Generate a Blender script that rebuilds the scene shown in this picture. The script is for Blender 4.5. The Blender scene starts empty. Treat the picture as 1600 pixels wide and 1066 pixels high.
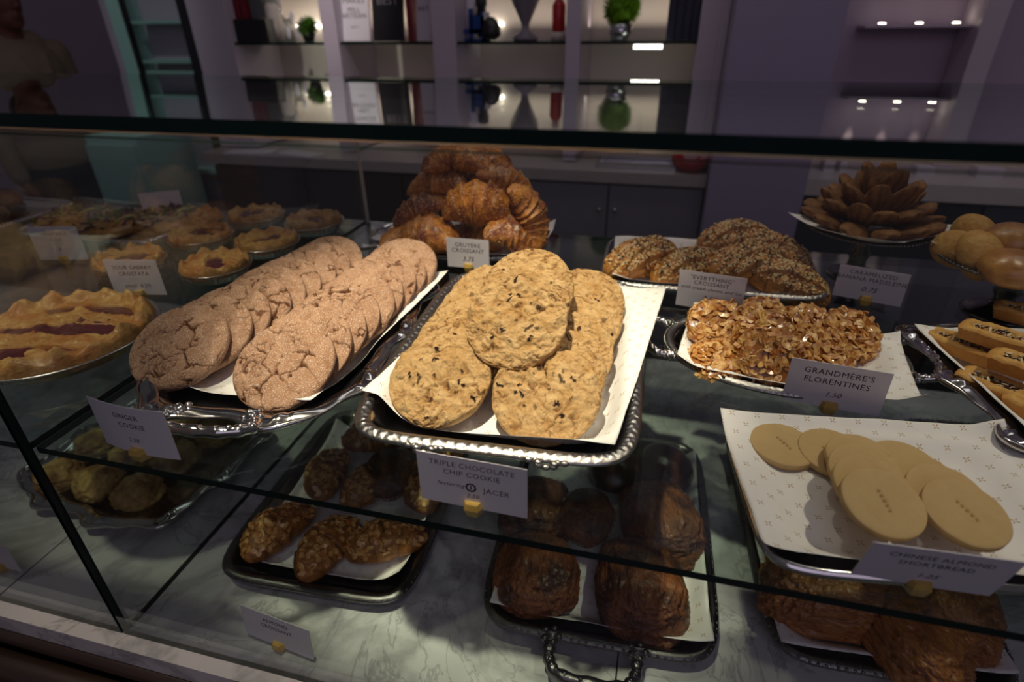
import bpy, math, random
import numpy as np
from mathutils import Matrix, Vector, Euler
random.seed(7); RNG = np.random.default_rng(7)
SC = bpy.context.scene; COL = SC.collection
rad = math.radians

# ------------------------------------------------------------------ camera
F, YAW, PITCH, ROLL = 900., rad(14.5), rad(29.5), rad(0.8)
fwd = Vector((-math.sin(YAW)*math.cos(PITCH), math.cos(YAW)*math.cos(PITCH), -math.sin(PITCH)))
rgt = Vector((math.cos(YAW), math.sin(YAW), 0)); upv = rgt.cross(fwd)
cr, sr = math.cos(ROLL), math.sin(ROLL)
camR, camU = rgt*cr - upv*sr, rgt*sr + upv*cr          # roll
cd = bpy.data.cameras.new('camera'); cam = bpy.data.objects.new('camera', cd); COL.objects.link(cam)
M3 = Matrix((camR, camU, -fwd)).transposed()
cam.matrix_world = M3.to_4x4()
cd.sensor_width = 36; cd.lens = F/1600*36; cd.clip_start = 0.02; cd.clip_end = 50
cd.dof.use_dof = True; cd.dof.focus_distance = 0.60; cd.dof.aperture_fstop = 4.0
SC.camera = cam
def ray(x, y):
    return fwd*F + camR*(x-800) + camU*(533-y)
def G(x, y, z):
    "point of the place seen at photo pixel x, y on the level z"
    r = ray(x, y); return r*(z/r.z)
def W(x, y, Y):
    "point seen at pixel x, y on the upright plane at distance Y"
    r = ray(x, y); return r*(Y/r.y)

# ------------------------------------------------------------------ world, lights, exposure
wd = bpy.data.worlds.new('world'); SC.world = wd; wd.use_nodes = True
wd.node_tree.nodes['Background'].inputs[0].default_value = (0.66, 0.56, 0.66, 1)
wd.node_tree.nodes['Background'].inputs[1].default_value = 0.075
SC.view_settings.view_transform = 'Standard'; SC.view_settings.look = 'None'
SC.view_settings.exposure = 0.0; SC.view_settings.gamma = 1.0; SC.view_settings.use_curve_mapping = False
SC.cycles.max_bounces = 10; SC.cycles.transparent_max_bounces = 32
SC.cycles.caustics_reflective = False; SC.cycles.caustics_refractive = False
SC.cycles.sample_clamp_indirect = 4.0

def spot(name, loc, to, watts, color, size=60, blend=0.6, r=0.03):
    l = bpy.data.lights.new(name, 'SPOT'); l.energy = watts; l.color = color
    l.spot_size = rad(size); l.spot_blend = blend; l.shadow_soft_size = r
    o = bpy.data.objects.new(name, l); COL.objects.link(o); o.location = loc
    o.rotation_euler = (Vector(to)-Vector(loc)).to_track_quat('-Z', 'Y').to_euler(); return o
def area(name, loc, to, watts, color, sx, sy):
    l = bpy.data.lights.new(name, 'AREA'); l.shape = 'RECTANGLE'; l.size = sx; l.size_y = sy
    l.energy = watts; l.color = color
    o = bpy.data.objects.new(name, l); COL.objects.link(o); o.location = loc
    o.rotation_euler = (Vector(to)-Vector(loc)).to_track_quat('-Z', 'Y').to_euler(); return o
WARM = (1.0, 0.84, 0.64)
spot('ceiling_spot_main', (-0.28, 0.30, 1.15), (-0.21, 0.60, -0.35), 165, WARM, 27, 0.75)
spot('ceiling_spot_right', (0.75, 0.75, 1.15), (0.22, 0.52, -0.35), 34, WARM, 30, 0.9)
spot('ceiling_spot_left', (-1.05, 0.20, 1.15), (-0.64, 0.52, -0.40), 42, WARM, 30, 0.9)
spot('ceiling_spot_back', (-0.1, 1.1, 1.15), (0.05, 0.86, -0.35), 15, WARM, 45, 0.9)
area('aisle_fill', (0.2, 1.45, 1.5), (0.2, 2.0, -0.5), 4.0, (0.96, 0.88, 0.92), 2.6, 0.4)  # added unseen fill, softly brightens the back cabinets and partition
spot('fridge_fill_spot', (-1.9, 1.3, 1.5), (-2.1, 2.25, -0.1), 20, (0.88, 1.0, 0.96), 34, 0.8)  # extra spot added to brighten the fridge, no known fixture
spot('ceiling_spot_ledge', (0.05, -0.40, 1.15), (-0.33, 0.36, -0.65), 7, (1, 0.93, 0.86), 17, 0.8)
spot('shelving_fill_spot', (-1.0, 1.2, 1.1), (-1.2, 2.15, -0.02), 45, (1, 0.90, 0.84), 22, 0.9)  # added spot, lifts the white card and ornament on the wall shelf
area('front_fill', (0.6, -1.6, 1.1), (0, 1.0, -0.2), 7.5, (0.80, 0.66, 0.92), 2.2, 1.4)  # dim purple fill added on the customer side, not a window

# ------------------------------------------------------------------ node helpers
class NT:
    def __init__(s, name, rough=0.5, metal=0.0, spec=0.5, coat=0.0, sub=0.0):
        s.m = bpy.data.materials.new(name); s.m.use_nodes = True; s.t = s.m.node_tree; s.n = s.t.nodes
        s.b = s.n['Principled BSDF']; s.out = s.n['Material Output']
        s.set('Roughness', rough); s.set('Metallic', metal); s.set('Specular IOR Level', spec)
        s.set('Coat Weight', coat); s.set('Coat Roughness', 0.12)
        if sub: s.set('Subsurface Weight', sub); s.set('Subsurface Scale', 0.004)
    def set(s, k, v): s.b.inputs[k].default_value = v
    def link(s, a, b): s.t.links.new(a, b)
    def node(s, t, **k):
        n = s.n.new(t)
        for a, v in k.items():
            if a.startswith('i_'):
                n.inputs[a[2:].replace('_', ' ')].default_value = v
            else: setattr(n, a, v)
        return n
    def coord(s, kind='Object', scale=(1, 1, 1), rnd=True):
        c = s.node('ShaderNodeTexCoord'); mp = s.node('ShaderNodeMapping'); s.link(c.outputs[kind], mp.inputs['Vector'])
        mp.inputs['Scale'].default_value = scale
        if rnd:
            oi = s.node('ShaderNodeObjectInfo'); mu = s.node('ShaderNodeMath', operation='MULTIPLY'); mu.inputs[1].default_value = 17.
            s.link(oi.outputs['Random'], mu.inputs[0]); cb = s.node('ShaderNodeCombineXYZ')
            s.link(mu.outputs[0], cb.inputs[0]); s.link(mu.outputs[0], cb.inputs[2]); s.link(cb.outputs[0], mp.inputs['Location'])
        return mp.outputs[0]
    def noise(s, vec, scale, detail=4, rough=0.55, dist=0.0):
        n = s.node('ShaderNodeTexNoise'); s.link(vec, n.inputs['Vector']); n.inputs['Scale'].default_value = scale
        n.inputs['Detail'].default_value = detail; n.inputs['Roughness'].default_value = rough; n.inputs['Distortion'].default_value = dist
        return n.outputs[0]
    def voro(s, vec, scale, feature='F1', out='Distance'):
        n = s.node('ShaderNodeTexVoronoi', feature=feature); s.link(vec, n.inputs['Vector']); n.inputs['Scale'].default_value = scale
        return n.outputs[out]
    def ramp(s, fac, stops):
        n = s.node('ShaderNodeValToRGB'); e = n.color_ramp.elements
        while len(e) < len(stops): e.new(0.5)
        for i, (p, c) in enumerate(stops):
            e[i].position = p; e[i].color = (c, c, c, 1) if isinstance(c, (int, float)) else (*c, 1)
        s.link(fac, n.inputs[0]); return n.outputs[0]
    def mix(s, fac, a, b, blend='MIX'):
        n = s.node('ShaderNodeMix', data_type='RGBA', blend_type=blend)
        for v, i in ((fac, 0), (a, 6), (b, 7)):
            if isinstance(v, bpy.types.NodeSocket): s.link(v, n.inputs[i])
            else: n.inputs[i].default_value = v if i == 0 else (*v, 1)
        return n.outputs[2]
    def math(s, op, a, b=None, c=None):
        n = s.node('ShaderNodeMath', operation=op)
        for i, v in enumerate((a, b, c)):
            if v is None: continue
            if isinstance(v, bpy.types.NodeSocket): s.link(v, n.inputs[i])
            else: n.inputs[i].default_value = v
        return n.outputs[0]
    def attr(s, name):
        n = s.node('ShaderNodeAttribute'); n.attribute_name = name; return n.outputs['Fac']
    def col(s, c):
        if isinstance(c, bpy.types.NodeSocket): s.link(c, s.b.inputs['Base Color'])
        else: s.b.inputs['Base Color'].default_value = (*c, 1)
    def rough(s, v): s.link(v, s.b.inputs['Roughness'])
    def bump(s, h, strength=0.3, dist=0.001):
        n = s.node('ShaderNodeBump'); n.inputs['Strength'].default_value = strength; n.inputs['Distance'].default_value = dist
        s.link(h, n.inputs['Height']); s.link(n.outputs[0], s.b.inputs['Normal'])

def srgb(r, g, b):
    f = lambda c: ((c/255+0.055)/1.055)**2.4 if c/255 > 0.04045 else c/255/12.92
    return (f(r), f(g), f(b))
def plain(name, c, rough=0.5, metal=0.0, spec=0.5, coat=0.0, vary=0.12, scale=60, bump=0.0):
    t = NT(name, rough, metal, spec, coat); v = t.coord()
    n = t.noise(v, scale, 4)
    t.col(t.mix(n, tuple(x*(1-vary) for x in c), tuple(min(1, x*(1+vary)) for x in c)))
    if bump: t.bump(n, bump, 0.001)
    return t.m

def glass_mat(name, tint, extra=1.0):
    m = bpy.data.materials.new(name); m.use_nodes = True; t = m.node_tree; t.nodes.clear()
    N = t.nodes.new; L = t.links.new
    out = N('ShaderNodeOutputMaterial'); tr = N('ShaderNodeBsdfTransparent'); gl = N('ShaderNodeBsdfGlossy'); mx = N('ShaderNodeMixShader')
    tr.inputs[0].default_value = (*tint, 1); gl.inputs['Roughness'].default_value = 0.0; gl.inputs['Color'].default_value = (0.93, 1, 0.97, 1)
    ge = N('ShaderNodeNewGeometry'); d = N('ShaderNodeVectorMath'); d.operation = 'DOT_PRODUCT'
    L(ge.outputs['Incoming'], d.inputs[0]); L(ge.outputs['Normal'], d.inputs[1])
    ab = N('ShaderNodeMath'); ab.operation = 'ABSOLUTE'; L(d.outputs['Value'], ab.inputs[0])
    om = N('ShaderNodeMath'); om.operation = 'SUBTRACT'; om.inputs[0].default_value = 1; L(ab.outputs[0], om.inputs[1])
    pw = N('ShaderNodeMath'); pw.operation = 'POWER'; L(om.outputs[0], pw.inputs[0]); pw.inputs[1].default_value = 5
    ma = N('ShaderNodeMath'); ma.operation = 'MULTIPLY_ADD'; L(pw.outputs[0], ma.inputs[0]); ma.inputs[1].default_value = 0.96; ma.inputs[2].default_value = 0.04
    L(ma.outputs[0], mx.inputs[0]); L(tr.outputs[0], mx.inputs[1]); L(gl.outputs[0], mx.inputs[2]); L(mx.outputs[0], out.inputs[0])
    return m
GLASS = glass_mat('clear_glass', (0.97, 0.99, 0.98))
SHELF_GLASS = glass_mat('green_glass', (0.86, 0.92, 0.89))
t = NT('dark_glass_edge', 0.3, 0, 0.25); v = t.coord(rnd=False)
t.col(t.mix(t.noise(v, 40, 3), (0.0015, 0.010, 0.009), (0.004, 0.022, 0.018))); EDGE = t.m
BEVEL = plain('lit_ground_bevel', (0.75, 0.66, 0.52), 0.3, vary=0.2)  # pale warm colour stands in for light caught on the ground edge

# ------------------------------------------------------------------ mesh helpers
def mesh_obj(name, V, Fc, mat, parent=None, smooth=True, attrs=None, uv=None, mats=None, midx=None):
    me = bpy.data.meshes.new(name); me.from_pydata([tuple(p) for p in np.asarray(V, float)], [], [tuple(int(i) for i in f) for f in Fc])
    if smooth: me.polygons.foreach_set('use_smooth', [True]*len(me.polygons))
    for k, a in (attrs or {}).items():
        at = me.attributes.new(k, 'FLOAT', 'POINT'); at.data.foreach_set('value', np.asarray(a, float))
    if uv is not None:
        ul = me.uv_layers.new(name='UV'); li = np.empty(len(me.loops), int); me.loops.foreach_get('vertex_index', li)
        ul.data.foreach_set('uv', np.asarray(uv, float)[li].ravel())
    for mm in (mats or [mat]): me.materials.append(mm)
    if midx is not None: me.polygons.foreach_set('material_index', midx)
    me.update()
    o = bpy.data.objects.new(name, me); COL.objects.link(o)
    if parent: o.parent = parent
    return o
def tag(o, label=None, cat=None, group=None, kind=None):
    if label: o['label'] = label
    if cat: o['category'] = cat
    if group: o['group'] = group
    if kind: o['kind'] = kind
    return o
def empty(name, loc, rz=0.0, label=None, cat=None, group=None):
    o = bpy.data.objects.new(name, None); COL.objects.link(o); o.empty_display_size = 0.02
    o.location = loc; o.rotation_euler = (0, 0, rz); return tag(o, label, cat, group)
def grid_faces(n, m, cu=False, cv=False, off=0):
    i = np.arange(n if cu else n-1); j = np.arange(m if cv else m-1)
    I, J = np.meshgrid(i, j, indexing='ij'); I2 = (I+1) % n; J2 = (J+1) % m
    return (np.stack([I*m+J, I2*m+J, I2*m+J2, I*m+J2], -1).reshape(-1, 4)+off)
class MB:
    def __init__(s): s.V = []; s.F = []; s.M = []; s.n = 0
    def add(s, V, Fc, mi=0):
        V = np.asarray(V, float).reshape(-1, 3); s.V.append(V); s.F += [tuple(int(i)+s.n for i in f) for f in Fc]; s.M += [mi]*len(Fc); s.n += len(V)
    def box(s, a, b, mi=0, R=None, faces=None, bev=0.0):
        x0, y0, z0 = a; x1, y1, z1 = b
        V = np.array([(x0, y0, z0), (x1, y0, z0), (x1, y1, z0), (x0, y1, z0), (x0, y0, z1), (x1, y0, z1), (x1, y1, z1), (x0, y1, z1)])
        if R is not None: V = V@np.array(R).T
        Fc = [(0, 3, 2, 1), (4, 5, 6, 7), (0, 1, 5, 4), (1, 2, 6, 5), (2, 3, 7, 6), (3, 0, 4, 7)]
        s.add(V, Fc, 0)
        if faces: s.M[-6:] = faces
        else: s.M[-6:] = [mi]*6
    def tube(s, P, r, k=10, mi=0, closed=False):
        P = np.asarray(P, float); n = len(P); r = np.broadcast_to(r, n)
        T = np.roll(P, -1, 0)-np.roll(P, 1, 0)
        if not closed: T[0] = P[1]-P[0]; T[-1] = P[-1]-P[-2]
        T /= np.linalg.norm(T, axis=1)[:, None]+1e-12
        ref = np.array([0, 0, 1.]) if abs(T[:, 2]).mean() < .8 else np.array([1., 0, 0])
        A = np.cross(T, ref); A /= np.linalg.norm(A, axis=1)[:, None]+1e-12; B = np.cross(A, T)
        th = np.arange(k)/k*2*math.pi
        V = P[:, None]+r[:, None, None]*(np.cos(th)[None, :, None]*A[:, None]+np.sin(th)[None, :, None]*B[:, None])
        Fc = [tuple(f) for f in grid_faces(n, k, closed, True)]
        if not closed: Fc += [tuple(range(k))[::-1], tuple((n-1)*k+i for i in range(k))]
        s.add(V, Fc, mi)
    def ball(s, c, r, k=8, mi=0, R=None):
        th = np.linspace(0, math.pi, k); ph = np.arange(2*k)/(2*k)*2*math.pi
        V = np.stack([np.sin(th)[:, None]*np.cos(ph), np.sin(th)[:, None]*np.sin(ph), np.cos(th)[:, None]+0*ph], -1)*np.asarray(r)
        if R is not None: V = V@np.array(R).T
        s.add(V+np.asarray(c), grid_faces(k, 2*k, False, True)[:, ::-1], mi)
    def lathe(s, prof, c=(0, 0, 0), k=48, mi=0, sx=1, sy=1):
        prof = np.asarray(prof, float); th = np.arange(k)/k*2*math.pi
        V = np.stack([prof[:, 0:1]*np.cos(th)*sx, prof[:, 0:1]*np.sin(th)*sy, prof[:, 1:2]+0*th], -1)+np.asarray(c)
        s.add(V, grid_faces(len(prof), k, False, True)[:, ::-1], mi)
    def build(s, name, mat, parent=None, smooth=False, mats=None):
        return mesh_obj(name, np.concatenate(s.V), s.F, mat, parent, smooth, mats=mats, midx=s.M if mats else None)
def auto_smooth(o, deg=40):
    me = o.data
    me.polygons.foreach_set('use_smooth', [True]*len(me.polygons))
    me.set_sharp_from_angle(angle=rad(deg)); return o
def copy_tree(o, parent=None):
    c = o.copy(); COL.objects.link(c)
    if parent: c.parent = parent
    for ch in o.children: copy_tree(ch, c)
    return c
def rot(tilt, az=0, spin=0):
    return Matrix.Rotation(az, 3, 'Z') @ Matrix.Rotation(tilt, 3, 'X') @ Matrix.Rotation(spin, 3, 'Z')
def put(o, loc, R):
    o.location = loc; o.rotation_euler = R.to_euler(); return o
PLACED = {}
def inst(proto, loc, R, label, cat, group):
    "first use moves the original itself, then copies"
    if proto.name in PLACED: o = copy_tree(proto)
    else: o = proto; PLACED[proto.name] = 1
    put(o, loc, R); tag(o, label, cat, group); return o

# numpy noise
def _h(ix, iy, iz, s):
    n = (ix*374761393 + iy*668265263 + iz*2147483647 + s*1274126177) & 0xffffffff
    n = ((n ^ (n >> 13))*1274126177) & 0xffffffff; n = ((n ^ (n >> 16))*2246822519) & 0xffffffff
    return ((n ^ (n >> 13)) & 0xffffff)/float(0xffffff)
def vnoise(P, f, s=0):
    p = np.asarray(P, float)*f+137.3; i = np.floor(p).astype(np.int64); u = p-i; u = u*u*(3-2*u); r = 0
    for dx in (0, 1):
        for dy in (0, 1):
            for dz in (0, 1):
                w = (u[..., 0] if dx else 1-u[..., 0])*(u[..., 1] if dy else 1-u[..., 1])*(u[..., 2] if dz else 1-u[..., 2])
                r = r+w*_h(i[..., 0]+dx, i[..., 1]+dy, i[..., 2]+dz, s)
    return r*2-1
def fbm(P, f, o=4, s=0, g=0.5):
    r = 0; a = 1; t = 0
    for k in range(o): r = r+a*vnoise(P, f*2**k, s+k*11); t += a; a *= g
    return r/t
def worley(P2, f, s=0, ids=False):
    p = np.asarray(P2, float)*f+71.7; i = np.floor(p).astype(np.int64); d1 = np.full(p.shape[:-1], 9.); d2 = d1.copy(); cid = d1*0
    for dx in (-1, 0, 1):
        for dy in (-1, 0, 1):
            cx = i[..., 0]+dx; cy = i[..., 1]+dy
            px = cx+_h(cx, cy, cy*0, s); py = cy+_h(cx, cy, cy*0, s+5)
            d = np.hypot(px-p[..., 0], py-p[..., 1]); cid = np.where(d < d1, _h(cx, cy, cy*0, s+9), cid); d2 = np.where(d < d1, d1, np.minimum(d2, d)); d1 = np.minimum(d1, d)
    return (d1, d2, cid) if ids else (d1, d2)
def disc_grid(n):
    a = np.linspace(-1, 1, n); X, Y = np.meshgrid(a, a, indexing='ij')
    m = np.maximum(abs(X), abs(Y)); r = np.hypot(X, Y)+1e-12
    return X/r*m, Y/r*m          # unit disc, even rays
def disc(n, r, h, e=0.45, hb=None):
    "closed flat cake: returns verts, faces, disc radius t, top mask"
    X, Y = disc_grid(n); t = np.hypot(X, Y); k = np.sin(t*math.pi/2)**0.85/(t+1e-9); k = np.where(t < 1e-6, 1.4, k)
    z = np.clip(np.cos(t*math.pi/2), 0, 1)**e
    top = np.stack([X*k*r, Y*k*r, z*h], -1).reshape(-1, 3); bot = np.stack([X*k*r, Y*k*r, -z*(hb or h*.6)], -1).reshape(-1, 3)
    edge = (abs(t-1) < 1e-9).ravel()
    ft = grid_faces(n, n); fb = grid_faces(n, n)[:, ::-1]
    mp = np.arange(n*n)+n*n; mp[edge] = np.arange(n*n)[edge]
    keep = np.concatenate([np.ones(n*n, bool), ~edge]); idx = np.cumsum(keep)-1
    V = np.concatenate([top, bot])[keep]; Fb = idx[mp[fb]]
    return V, np.concatenate([ft, Fb]), np.concatenate([t.ravel(), t.ravel()])[keep], np.concatenate([np.ones(n*n, bool), np.zeros(n*n, bool)])[keep]

# ------------------------------------------------------------------ constants of the place
ZM, ZB = -0.3696, -0.6592            # upper face of the glass shelf, marble deck
FLOOR = -1.42; YF = 0.315; YBK = 1.06; XD = -0.581
ZTF, ZTS = -0.0535, 0.0488           # top glass: height at its front edge and backward fall
def ztop(y): return ZTF-ZTS*(y-0.32)

# ------------------------------------------------------------------ setting
wallm = plain('painted_wall', srgb(176, 160, 178), 0.6, vary=0.04, scale=3)
t = NT('white_marble', 0.16, 0, 0.5); v = t.coord(rnd=False)
w = t.noise(v, 3.2, 6, 0.6, 1.4); vein = t.ramp(w, [(0.40, 0.0), (0.49, 0.7), (0.56, 0.0)])
w2 = t.noise(v, 4.5, 6, 0.6, 2.0); v2 = t.ramp(w2, [(0.485, 0.0), (0.50, 0.55), (0.512, 0.0)])
base = t.mix(t.noise(v, 5, 4), srgb(186, 186, 186), srgb(230, 228, 226))
c = t.mix(vein, base, srgb(150, 150, 150)); c = t.mix(v2, c, srgb(130, 128, 128))
sp = t.node('ShaderNodeSeparateXYZ'); t.link(v, sp.inputs[0])
sx = t.math('ABSOLUTE', t.math('SUBTRACT', t.math('FRACT', t.math('DIVIDE', t.math('ADD', sp.outputs[0], 2.786), 0.8)), 0.5))
jt = t.math('LESS_THAN', sx, 0.0013)
t.col(t.mix(jt, c, srgb(50, 48, 46))); MARBLE = t.m
def struct(o): o['kind'] = 'structure'; return o
b = MB(); b.box((-6, -3, FLOOR-.05), (4, 5, FLOOR)); t = NT('floor_tile', 0.35); v = t.coord(rnd=False)
t.col(t.mix(t.noise(v, 4, 4), srgb(60, 50, 46), srgb(84, 72, 66))); struct(b.build('floor', t.m))
YW = 2.35
b = MB(); b.box((-2.42, YW, FLOOR), (4, YW+.1, 2.2)); struct(b.build('wall_back', wallm))
b = MB(); b.box((-6, 3.7, FLOOR), (-2.42, 3.8, 2.2)); struct(b.build('wall_left', wallm))

# ---- display case: furniture with its fixed glass
case = empty('display_case', (0, 0, FLOOR), 0, 'long glass bakery display case on a marble deck with dark wood base', 'display case')
def inC(o):          # children of the case keep their world coordinates
    o.parent = case; o.location = (0, 0, -FLOOR); return o
b = MB(); b.box((-2.2, 0.2915, ZB-.03), (1.7, 1.12, ZB)); inC(b.build('marble_deck', MARBLE))
wood = NT('dark_wood', 0.35, coat=0.3); v = wood.coord(scale=(1, 12, 12), rnd=False)
wood.col(wood.mix(wood.noise(v, 6, 5), srgb(38, 28, 26), srgb(70, 54, 46))); WOOD = wood.m
b = MB(); b.box((-2.2, 0.31, FLOOR), (1.7, 1.10, ZB-.03)); inC(b.build('case_base', WOOD))
b = MB()
th = np.linspace(0, 2*math.pi, 13)[:-1]
for (cy, cz, rr) in ((0.296, ZB-.045, .013), (0.272, ZB-.078, .019)):
    b.tube([(-2.2, cy, cz), (-1, cy, cz), (0, cy, cz), (1.7, cy, cz)], rr, 16)
b.box((-2.2, 0.25, ZB-.14), (1.7, 0.31, ZB-.085)); auto_smooth(inC(b.build('moulding', WOOD)))
def pane(name, x0, x1, y0, y1, z0, z1, mat, edge_faces, sub=None, par=None):
    b = MB(); b.box((x0, y0, z0), (x1, y1, z1), faces=[1 if i in edge_faces else 0 for i in range(6)])
    return inC(b.build(name, mat, None, False, mats=[mat, EDGE, BEVEL]))
# faces: 0 bottom 1 top 2 front(-y) 3 right 4 back 5 left
pane('front_pane', -2.2, XD-.0025, YF-.006, YF, ZB, ztop(.32)-.012, GLASS, (0, 1, 3, 5))
pane('front_pane', XD+.0025, 1.7, YF-.006, YF, ZB, ztop(.32)-.012, GLASS, (0, 1, 3, 5))
# divider, with a sloping top
b = MB(); zt0, zt1 = ztop(.33)-.012, ztop(YBK)-.012; x0, x1 = XD-.004, XD+.004; y0, y1 = YF+.001, YBK
V = [(x0, y0, ZB), (x1, y0, ZB), (x1, y1, ZB), (x0, y1, ZB), (x0, y0, zt0), (x1, y0, zt0), (x1, y1, zt1), (x0, y1, zt1)]
b.add(V, [(0, 3, 2, 1), (4, 5, 6, 7), (0, 1, 5, 4), (1, 2, 6, 5), (2, 3, 7, 6), (3, 0, 4, 7)]); b.M = [1, 1, 1, 0, 2, 0]
inC(b.build('divider_pane', SHELF_GLASS, mats=[GLASS, EDGE, BEVEL]))
pane('glass_shelf', XD+.006, 1.7, YF+.003, YBK, ZM-.0075, ZM, SHELF_GLASS, (2, 3, 4, 5))
pane('glass_shelf', -2.2, XD-.006, YF+.003, YBK, ZM-.0075, ZM, SHELF_GLASS, (2, 3, 4, 5))
# top glass with ground lower bevel
b = MB(); yb = 0.93; T = .0108
prof = [(.32, ztop(.32)), (yb, ztop(yb)), (yb, ztop(yb)-T), (.32+.0024, ztop(.32)-T), (.32, ztop(.32)-T+.0016)]
V = [(x, y, z) for x in (-2.2, 1.7) for (y, z) in prof]
b.add(V, [(0, 5, 6, 1), (1, 6, 7, 2), (2, 7, 8, 3), (3, 8, 9, 4), (4, 9, 5, 0), (0, 1, 2, 3, 4), (9, 8, 7, 6, 5)]); b.M = [0, 1, 0, 2, 1, 1, 1]
inC(b.build('top_pane', GLASS, mats=[GLASS, EDGE, BEVEL]))
chrome = plain('brushed_steel', (0.6, 0.6, 0.62), 0.25, 1.0, vary=0.05)
for x in (-1.9, XD+.02, 1.5):
    b = MB(); b.box((x-.006, 1.045, ZM-.03), (x+.006, 1.06, ZM-.0075)); inC(b.build('shelf_bracket', chrome))
for x in (-2.2, 1.69):
    bz = MB(); bz.box((x, 1.066, ZB), (x+.01, 1.075, ztop(1.0))); inC(bz.build('corner_post', chrome))

# ------------------------------------------------------------------ food and silver materials
def silver(name, dark=0.0, rough=0.16, scale=160, bmp=0.25):
    t = NT(name, rough, 1.0); v = t.coord()
    n = t.noise(v, scale, 4, 0.6); big = t.noise(v, 22, 3)
    hi = tuple(x*(1-dark) for x in (0.80, 0.78, 0.77)); lo = tuple(x*(1-dark)*0.72 for x in (0.62, 0.58, 0.55))
    t.col(t.mix(big, lo, hi)); t.bump(n, bmp, 0.0006); return t.m
SILVER = silver('polished_silver', 0.0, 0.12, 60, 0.08); SILVER_EMB = silver('embossed_silver', 0.35, 0.28, 420, 0.9)
SILVER_DK = silver('tarnished_silver', 0.74, 0.22, 60, 0.1); SILVER_DKE = silver('tarnished_embossed_silver', 0.74, 0.25, 420, 0.9)
FOIL = silver('pie_foil', 0.1, 0.25, 90, 0.5)

def paper_mat():
    t = NT('printed_paper', 0.75, 0, 0.3); uv = t.node('ShaderNodeTexCoord').outputs['UV']
    mp = t.node('ShaderNodeMapping'); t.link(uv, mp.inputs[0]); mp.inputs['Rotation'].default_value = (0, 0, rad(45)); mp.inputs['Scale'].default_value = (1/.017,)*3
    sp = t.node('ShaderNodeSeparateXYZ'); t.link(mp.outputs[0], sp.inputs[0])
    fx = t.math('ABSOLUTE', t.math('SUBTRACT', t.math('FRACT', sp.outputs[0]), .5)); fy = t.math('ABSOLUTE', t.math('SUBTRACT', t.math('FRACT', sp.outputs[1]), .5))
    def arm(a, b_): # thin dash along a from .05 to .17
        return t.math('MULTIPLY', t.math('LESS_THAN', b_, .028), t.math('MULTIPLY', t.math('GREATER_THAN', a, .045), t.math('LESS_THAN', a, .19)))
    k = t.math('MAXIMUM', arm(fx, fy), arm(fy, fx))
    wht = t.mix(t.noise(t.coord(), 40, 3), srgb(236, 232, 228), srgb(250, 248, 246))
    t.col(t.mix(k, wht, srgb(190, 165, 130))); t.set('Subsurface Weight', 0.0)
    return t.m
PAPER = paper_mat()

def cookie_mat(name, base_lo, base_hi, crack, sparkle=0.0, bump_s=900, bump=0.5, rough=0.85, attr='crack', chip=None, bd=.0012):
    t = NT(name, rough, 0, 0.25); v = t.coord()
    n = t.noise(v, 70, 5, 0.6); c = t.mix(t.ramp(n, [(0.3, 0.), (0.7, 1.)]), base_lo, base_hi)
    if sparkle:
        s_ = t.ramp(t.noise(v, 900, 2), [(0.54, 0.), (0.66, 1.)]); m_ = t.math('MULTIPLY', s_, sparkle); c = t.mix(m_, c, (0.95, 0.88, 0.8))
    c = t.mix(t.attr(attr), c, crack)
    if chip: c = t.mix(t.attr('chip'), c, chip)
    t.col(c); t.bump(t.noise(v, bump_s, 5, 0.7), bump, bd); return t.m
GINGER = cookie_mat('sugared_ginger', srgb(158, 112, 80), srgb(192, 148, 116), srgb(92, 50, 22), 0.6, 800, 1.0)
CHOC = cookie_mat('oat_dough', srgb(196, 150, 92), srgb(226, 190, 138), srgb(138, 88, 42), 0.0, 330, 1.0, chip=srgb(46, 28, 24), bd=.003)
t = NT('shortbread_dough', 0.8, 0, 0.2); v = t.coord(); n = t.noise(v, 60, 4)
c = t.mix(n, srgb(196, 164, 112), srgb(212, 182, 132)); t.col(t.mix(t.attr('crack'), c, srgb(150, 110, 62))); t.bump(t.noise(v, 700, 4), 0.25, 0.0006); SHORT = t.m
t = NT('caramel', 0.28, 0, 0.5, 0.5); v = t.coord(); t.col(t.mix(t.noise(v, 120, 4), srgb(120, 62, 18), srgb(190, 120, 50))); t.bump(t.noise(v, 300, 3), 0.4, 0.001); CARAMEL = t.m
t = NT('almond_flake', 0.4, 0, 0.5, 0.35); v = t.coord(); t.col(t.mix(t.ramp(t.noise(v, 130, 3), [(0.38, 0.), (0.62, 1.)]), srgb(176, 104, 34), srgb(232, 186, 112))); ALMOND = t.m
def pastry(name, lo, hi, crk, stretch=(1, 1, 1), sc=90, rough=0.38, coat=0.35, dark=None, speck=None):
    t = NT(name, rough, 0, 0.45, coat); t.set('Coat Roughness', 0.3); v = t.coord(scale=stretch)
    n = t.noise(v, sc, 6, 0.6, 0.6); c = t.mix(t.ramp(n, [(0.3, 0.), (0.68, 1.)]), lo, hi)
    c = t.mix(t.attr('crack'), c, crk)
    if dark: c = t.mix(t.ramp(t.noise(t.coord(), 26, 4), [(0.45, 0.), (0.62, 1.)]), c, dark)
    if speck:
        c = t.mix(t.ramp(t.noise(t.coord(), 480, 3), [(0.60, 0.), (0.66, 1.)]), c, speck)
    t.col(c); t.bump(n, 0.9, 0.0025); return t.m
GRUY = pastry('cheese_croissant_crust', srgb(166, 88, 22), srgb(226, 154, 62), srgb(90, 40, 14), (1, 1, 1), 60, 0.42, 0.3, dark=srgb(112, 50, 24), speck=srgb(222, 170, 110))
EVERY = pastry('laminated_crust', srgb(150, 82, 22), srgb(222, 158, 74), srgb(88, 40, 12), (1.5, 13, 13), 26, 0.35, 0.4)
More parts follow.
